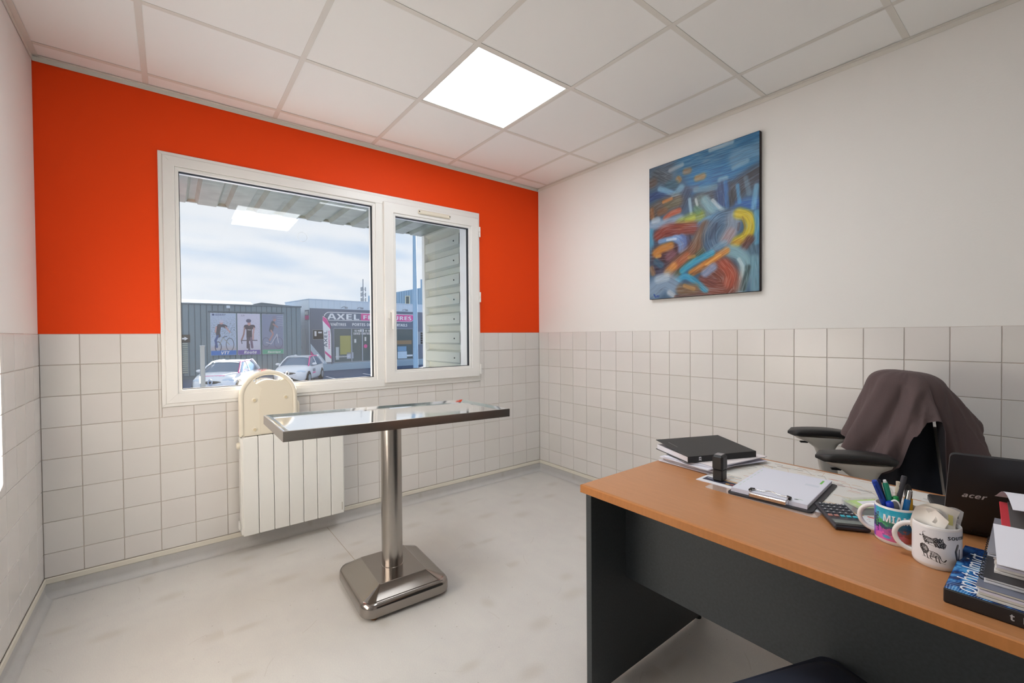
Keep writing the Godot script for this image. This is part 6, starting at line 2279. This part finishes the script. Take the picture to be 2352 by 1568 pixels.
	stick("marker", "beige marker cap behind the black pen", "marker", c1 + Vector3(0.010, 0.008, 0.0), rim + Vector3(0.014, 0.052, 0.002), [["barrel", mat(rgb(214, 200, 178), 0.5), [[0.005, 0.0], [0.0058, 0.05], [0.0058, 0.86]]], ["cap", mat(rgb(222, 208, 186), 0.5), [[0.0065, 0.8], [0.0062, 0.9], [0.0045, 0.92], [0.0050, 1.0], [0.0, 1.0]]]])
	stick("pen", "tall charcoal pen leaning right, highest in the MIAMI mug", "pen", c1 + Vector3(-0.010, 0.008, -0.010), rim + Vector3(0.018, 0.068, 0.012), [["barrel", mat(rgb(58, 58, 64), 0.35), [[0.002, 0.0], [0.0052, 0.05], [0.0055, 0.98], [0.0045, 1.0], [0.0, 1.0]]]])
	stick("lighter", "bright blue lighter with a metal top", "lighter", c1 + Vector3(-0.004, 0.010, 0.008), rim + Vector3(0.016, 0.038, 0.022), [["body", mat(rgb(44, 122, 190), 0.25), [[0.005, 0.0], [0.0062, 0.03], [0.0062, 0.80]]], ["metal_top", M.chrome, [[0.0058, 0.80], [0.0058, 0.98], [0.0, 1.0]]]])
	stick("pen", "small green pen end peeking over the rim", "pen", c1 + Vector3(-0.006, 0.008, 0.002), rim + Vector3(-0.006, 0.022, 0.0), [["barrel", M.white, [[0.003, 0.0], [0.0045, 0.05], [0.0045, 0.8]]], ["cap", mat(rgb(30, 158, 84), 0.3), [[0.006, 0.74], [0.0072, 0.88], [0.006, 0.98], [0.0, 1.0]]]])
	stick("pen", "royal blue ribbed pen cap low at the mug rim", "pen", c1 + Vector3(-0.008, 0.008, 0.012), rim + Vector3(-0.024, 0.010, -0.008), [["barrel", M.white, [[0.003, 0.0], [0.005, 0.05], [0.005, 0.8]]], ["cap", mat(rgb(24, 62, 190), 0.35), [[0.0075, 0.80], [0.0078, 0.97], [0.006, 1.0], [0.0, 1.0]]]])
	var cu := thing("box_cutter", "yellow and black cutter at the right side of the mug", "cutter", c1 + Vector3(0.024, 0.012, 0.018), 0.9)
	var g := Geo.new()
	g.span(Vector3(-0.009, 0, -0.005), Vector3(0.009, 0.092, 0.005), 0.002)
	part(cu, "yellow_body", g, mat(rgb(230, 172, 26), 0.4))
	g = Geo.new()
	g.T = Transform3D(Basis.IDENTITY, Vector3(0, 0.095, 0))
	g.ellipsoid(Vector3(0, 0.008, 0), Vector3(0.0095, 0.022, 0.0052))
	part(cu, "black_end", g, M.rubber)
	var sc := thing("scissors", "grey and white oval scissor handle at the mug front", "scissors", c1 + Vector3(-0.020, 0.010, 0.002), 0.15 - PI / 2)
	g = Geo.new()
	g.T = Transform3D(Basis.IDENTITY, Vector3(0, 0.074, 0))
	g.ellipsoid(Vector3.ZERO, Vector3(0.0115, 0.021, 0.004))
	part(sc, "handle_rim", g, M.white)
	g = Geo.new()
	g.T = Transform3D(Basis.IDENTITY, Vector3(0, 0.074, 0.0016))
	g.ellipsoid(Vector3.ZERO, Vector3(0.0092, 0.018, 0.0035))
	part(sc, "grip", g, mat(rgb(98, 98, 102), 0.6))
	g = Geo.new()
	g.span(Vector3(-0.003, 0.0, -0.001), Vector3(0.003, 0.06, 0.001))
	part(sc, "blade", g, M.chrome)
	# --- papers in the white mug ---
	var r2 := c2 + Vector3(0, 0.090, 0)
	var rc := [mat(rgb(240, 234, 226), 0.8), mat(rgb(238, 232, 222), 0.8), mat(rgb(242, 240, 236), 0.8), mat(rgb(236, 234, 232), 0.8)]
	var lab := ["crumpled receipt curling over the left rim of the white mug", "broad folded receipt in the middle of the white mug", "curved receipt with a yellow edge at the mug's right", "barcode slip standing at the back of the white mug", "narrow white tag leaning out over the right rim"]
	var spec := [[Vector3(-0.018, 0, -0.012), 0.056, 0.034, 0.35, 0.3], [Vector3(-0.010, 0, -0.002), 0.064, 0.044, -0.15, 0.25], [Vector3(-0.008, 0, 0.014), 0.036, 0.034, 0.2, -0.4], [Vector3(0.014, 0, 0.012), 0.054, 0.036, 0.0, 0.1], [Vector3(0.004, 0, 0.028), 0.020, 0.020, -0.2, -1.1]]
	for k in 5:
		var s: Array = spec[k]
		var o := thing("receipt", lab[k], "receipt", r2 + s[0] - Vector3(0, 0.055, 0), front2 + PI + 0.2 * k - 0.3, "receipts in the white mug")
		for side in 2:
			g = Geo.new()
			g.grid(10, 10, func(u: float, v: float):
				var w: float = s[1] * (1.0 if u > 0.5 else 0.75 + 0.5 * u)
				var x := (v - 0.5) * w
				var y: float = u * (0.055 + s[2])
				var bend: float = s[4] * pow(maxf(0.0, u - 0.55) / 0.45, 2.0) * 0.030
				return Vector3((0.006 * sin(v * 5.0 + k) + 0.003 * sin(u * 9.0 + k) - 0.012 * pow(maxf(0.0, u - 0.6), 2.0)) - (0.0004 if side else 0.0), y - 0.010 * pow(2 * v - 1 + s[3], 2.0) * u, x + bend), side == 1)
			part(o, "face" if side == 0 else "back", g, rc[k % 4])
		if k == 3:
			for i in 7:
				g = Geo.new()
				g.box(Vector3(-0.0065, 0.074, -0.018 + 0.006 * i), Vector3(0.0006, 0.012, 0.0012 + 0.001 * (i % 2)))
				part(o, "bar", g, M.black)
		if k == 2:
			g = Geo.new()
			g.box(Vector3(-0.007, 0.072, 0.008), Vector3(0.0006, 0.026, 0.007))
			part(o, "yellow_strip", g, mat(rgb(226, 216, 140), 0.7))

func laptop() -> void:
	# hinge line runs from the left end towards the back right of the photo
	var hx := Vector3(0.26, 0, 0.966).normalized()
	var P := Vector3(-1.118, DESK_Y + 0.002, 2.801)
	var t := thing("laptop", "open black laptop seen from behind its lid", "laptop", P, atan2(-hx.z, hx.x))
	# local x along the hinge, local +z towards the camera side
	var blk := mat(rgb(44, 44, 47), 0.42)
	tri_tex(blk, noise_tex(0.3, Color(0.88, 0.88, 0.88), Color(1, 1, 1), 256, 2, false, 95), Vector3(12, 12, 12), false)
	var g := Geo.new()
	g.span(Vector3(0, 0, -0.245), Vector3(0.375, 0.019, 0.004), 0.004)
	part(t, "base", g, M.black)
	g = Geo.new()
	g.span(Vector3(0.02, 0.019, -0.15), Vector3(0.355, 0.0196, -0.03))
	part(t, "keyboard", g, M.rubber)
	var tilt := Basis(Vector3.RIGHT, atan2(0.089, 0.207))
	var X := Transform3D(tilt, Vector3(0, 0.012, 0.004))
	g = Geo.new()
	g.T = X
	var pl := rrect(0.375, 0.220, 0.010)
	for i in pl.size():
		pl[i] += Vector2(0.1875, 0.110)
	g.prism(pl, -0.004, 0.0035)
	var lid := part(t, "lid", g, blk)
	g = Geo.new()
	g.T = X
	g.span(Vector3(0.012, 0.02, -0.0045), Vector3(0.363, 0.208, -0.0041))
	part(lid, "screen", g, mat(rgb(14, 15, 18), 0.15))
	var tr := letters("acer", 0.0105, 700, -1, 0.0004, false, 0.040, 0.25)
	g = Geo.new()
	put_letters(g, tr, X * Transform3D(Basis.IDENTITY, Vector3(0.026, 0.100, 0.0036)))
	part(lid, "lettering", g, mat(rgb(206, 204, 206), 0.35), "silver maker's lettering")
	for x in [0.05, 0.30]:
		g = Geo.new()
		g.tube([Vector3(x, 0.014, 0.004), Vector3(x + 0.03, 0.014, 0.004)], 0.006, 10)
		part(t, "hinge", g, M.black)

func book_pile() -> void:
	# bottom: blue-covered volume with black edges
	var b := thing("ophthalmic_book", "large blue-covered book with black spine at the bottom of the pile", "book", Vector3(-1.530, DESK_Y, 2.856))
	var g := Geo.new()
	g.span(Vector3(0, 0, 0), Vector3(0.262, 0.027, 0.215), 0.002)
	part(b, "binding", g, mat(rgb(30, 27, 28), 0.45))
	var im := new_image(360, 300, rgb(28, 84, 156))
	var nz := FastNoiseLite.new()
	nz.seed = 33
	nz.frequency = 0.02
	nz.fractal_octaves = 4
	for y in 300:
		for x in 360:
			var n := nz.get_noise_2d(x * 0.8 + y * 0.5, y * 1.6 - x * 0.4)
			var c := rgb(20, 78, 152).lerp(rgb(90, 170, 226), clampf(n * 1.8 + 0.2, 0, 1))
			c = c.lerp(rgb(20, 40, 84), clampf(-n * 2.2 - 0.1, 0, 0.9))
			if x > 190:
				c = c.lerp(rgb(24, 48, 92), clampf((x - 190) / 90.0, 0, 0.75))
			im.set_pixel(x, y, c)
	for k in 16:
		brush(im, [Vector2(0, 4 + 5.0 * k), Vector2(30, 2 + 6.0 * k), Vector2(62, 14 + 7.0 * k)], 1.2, rgb(186, 222, 244), 0.6, 0.6)
	dab(im, 190, 40, 34, 20, rgb(170, 212, 236), 0.7, 0.8)
	dab(im, 120, 36, 30, 10, rgb(120, 196, 240), 0.6, 0.8)
	for k in 30:
		dab(im, 4 + 11.0 * k, 240 + 20 * sin(k * 1.7), 5, 4, rgb(214, 160, 60), 0.5, 0.5)
	# picture: x from the near edge to the far edge, y from left to right
	g = Geo.new()
	g.card(Vector3(0.001, 0.0273, 0.214), Vector3(0.261, 0.0273, 0.214), Vector3(0.261, 0.0273, 0.001), Vector3(0.001, 0.0273, 0.001))
	im.flip_y()
	im.flip_y()
	part(b, "cover", g, printed(im, 0.22))
	var tx := Transform3D(Basis(Vector3.RIGHT, -PI / 2), Vector3(0.012, 0.0274, 0.050))
	text_part(b, "ophtalmict", 0.040, M.sign_white, tx, 200, -1, 0.0003, false, 0.205, 0.15)
	text_part(b, "t  D", 0.011, mat(rgb(186, 186, 190), 0.5), Transform3D(Basis(Vector3.UP, -PI / 2), Vector3(-0.0002, 0.008, 0.082)), 700, -1, 0.0003)
	# books above
	var lay := [
		["paperback", "thick white-paged book second from the bottom of the pile", Vector3(-1.524, 0.0, 2.898), Vector3(0.262, 0.020, 0.20), 0.0, mat(rgb(226, 222, 214), 0.7), mat(rgb(120, 124, 140), 0.4)],
		["spiral_notebook", "spiral-bound notebook in the middle of the pile", Vector3(-1.500, 0.0, 2.905), Vector3(0.25, 0.010, 0.20), 0.03, mat(rgb(236, 236, 240), 0.7), mat(rgb(56, 56, 60), 0.4)],
		["magazine_stack", "bundle of white-edged magazines lying on the spiral notebook", Vector3(-1.468, 0.0, 2.915), Vector3(0.235, 0.026, 0.20), 0.05, mat(rgb(240, 236, 232), 0.7), mat(rgb(196, 184, 180), 0.4)],
		["grey_folder", "grey and white folder on top of the magazines", Vector3(-1.462, 0.0, 2.906), Vector3(0.23, 0.007, 0.21), 0.03, mat(rgb(214, 216, 226), 0.7), mat(rgb(150, 150, 158), 0.4)]]
	var y := DESK_Y + 0.0275
	for l in lay:
		var p: Vector3 = l[2]
		var s: Vector3 = l[3]
		var o := thing(l[0], l[1], "book" if l[0] != "grey_folder" else "folder", Vector3(p.x, y, p.z), l[4])
		var n: int = max(2, int(s.y / 0.0045))
		for k in n:
			g = Geo.new()
			g.span(Vector3(0.002 * (k % 2), s.y * k / n + 0.0004, 0.0015 * (k % 3)), Vector3(s.x, s.y * (k + 1) / n - 0.0004, s.z), 0.0003)
			part(o, "page_block", g, l[5] if k % 3 != 2 else M.paper2)
		g = Geo.new()
		g.span(Vector3(-0.001, s.y - 0.0005, -0.001), Vector3(s.x + 0.001, s.y + 0.0003, s.z + 0.001))
		part(o, "cover", g, l[6])
		if l[0] == "spiral_notebook":
			for k in 16:
				g = Geo.new()
				var pts: Array = []
				for i in 9:
					var a := TAU * i / 8
					pts.append(Vector3(0.012 + 0.015 * k, s.y / 2 + sin(a) * 0.0047, cos(a) * 0.0075))
				g.tube(pts, 0.0009, 5, false)
				part(o, "spiral_ring", g, M.black)
		y += s.y + 0.0004
	# red folder, white card on top
	var rf := thing("red_folder", "thin red folder standing up from the back of the pile", "folder", Vector3(-1.400, y, 2.922), 0.10)
	g = Geo.new()
	g.T = Transform3D(Basis(Vector3.BACK, 0.16), Vector3.ZERO)
	g.span(Vector3(0, 0.0, 0.0), Vector3(0.19, 0.004, 0.17), 0.001)
	part(rf, "cover", g, mat(rgb(206, 60, 70), 0.5))
	g = Geo.new()
	g.T = Transform3D(Basis(Vector3.BACK, 0.16), Vector3.ZERO)
	g.span(Vector3(0.004, 0.0042, 0.012), Vector3(0.19, 0.007, 0.17), 0.0005)
	part(rf, "sheets", g, mat(rgb(92, 88, 86), 0.6))
	var wc := thing("white_card", "stiff white card with a black emblem leaning on the pile", "card", Vector3(-1.516, y, 2.922), 0.12)
	g = Geo.new()
	g.T = Transform3D(Basis(Vector3.BACK, 0.34), Vector3.ZERO)
	g.span(Vector3(0, 0, 0), Vector3(0.115, 0.0012, 0.17))
	part(wc, "card", g, M.paper)
	g = Geo.new()
	g.T = Transform3D(Basis(Vector3.BACK, 0.34) * Basis(Vector3.RIGHT, -PI / 2), Vector3(0, 0.0013, 0))
	g.T = Transform3D(Basis(Vector3.BACK, 0.34), Vector3(0, 0.0, 0)) * Transform3D(Basis(Vector3.RIGHT, PI / 2), Vector3.ZERO)
	g.prism(PackedVector2Array([Vector2(0.072, 0.050), Vector2(0.088, 0.078), Vector2(0.064, 0.100), Vector2(0.070, 0.072)]), -0.0016, -0.0012)
	g.prism(PackedVector2Array([Vector2(0.046, 0.062), Vector2(0.054, 0.072), Vector2(0.046, 0.080)]), -0.0016, -0.0012)
	part(wc, "emblem", g, M.black)
	var ws := thing("loose_sheet", "curled white sheet on the far side of the pile", "paper", Vector3(-1.335, y + 0.054, 2.93), 0.25)
	for side in 2:
		g = Geo.new()
		g.grid(10, 8, func(u: float, v: float):
			return Vector3(u * 0.14, 0.018 * sin(u * 4.0) + 0.012 * v * v - (0.0004 if side else 0.0), v * 0.16), side == 0)
		part(ws, "face" if side == 0 else "back", g, M.paper)
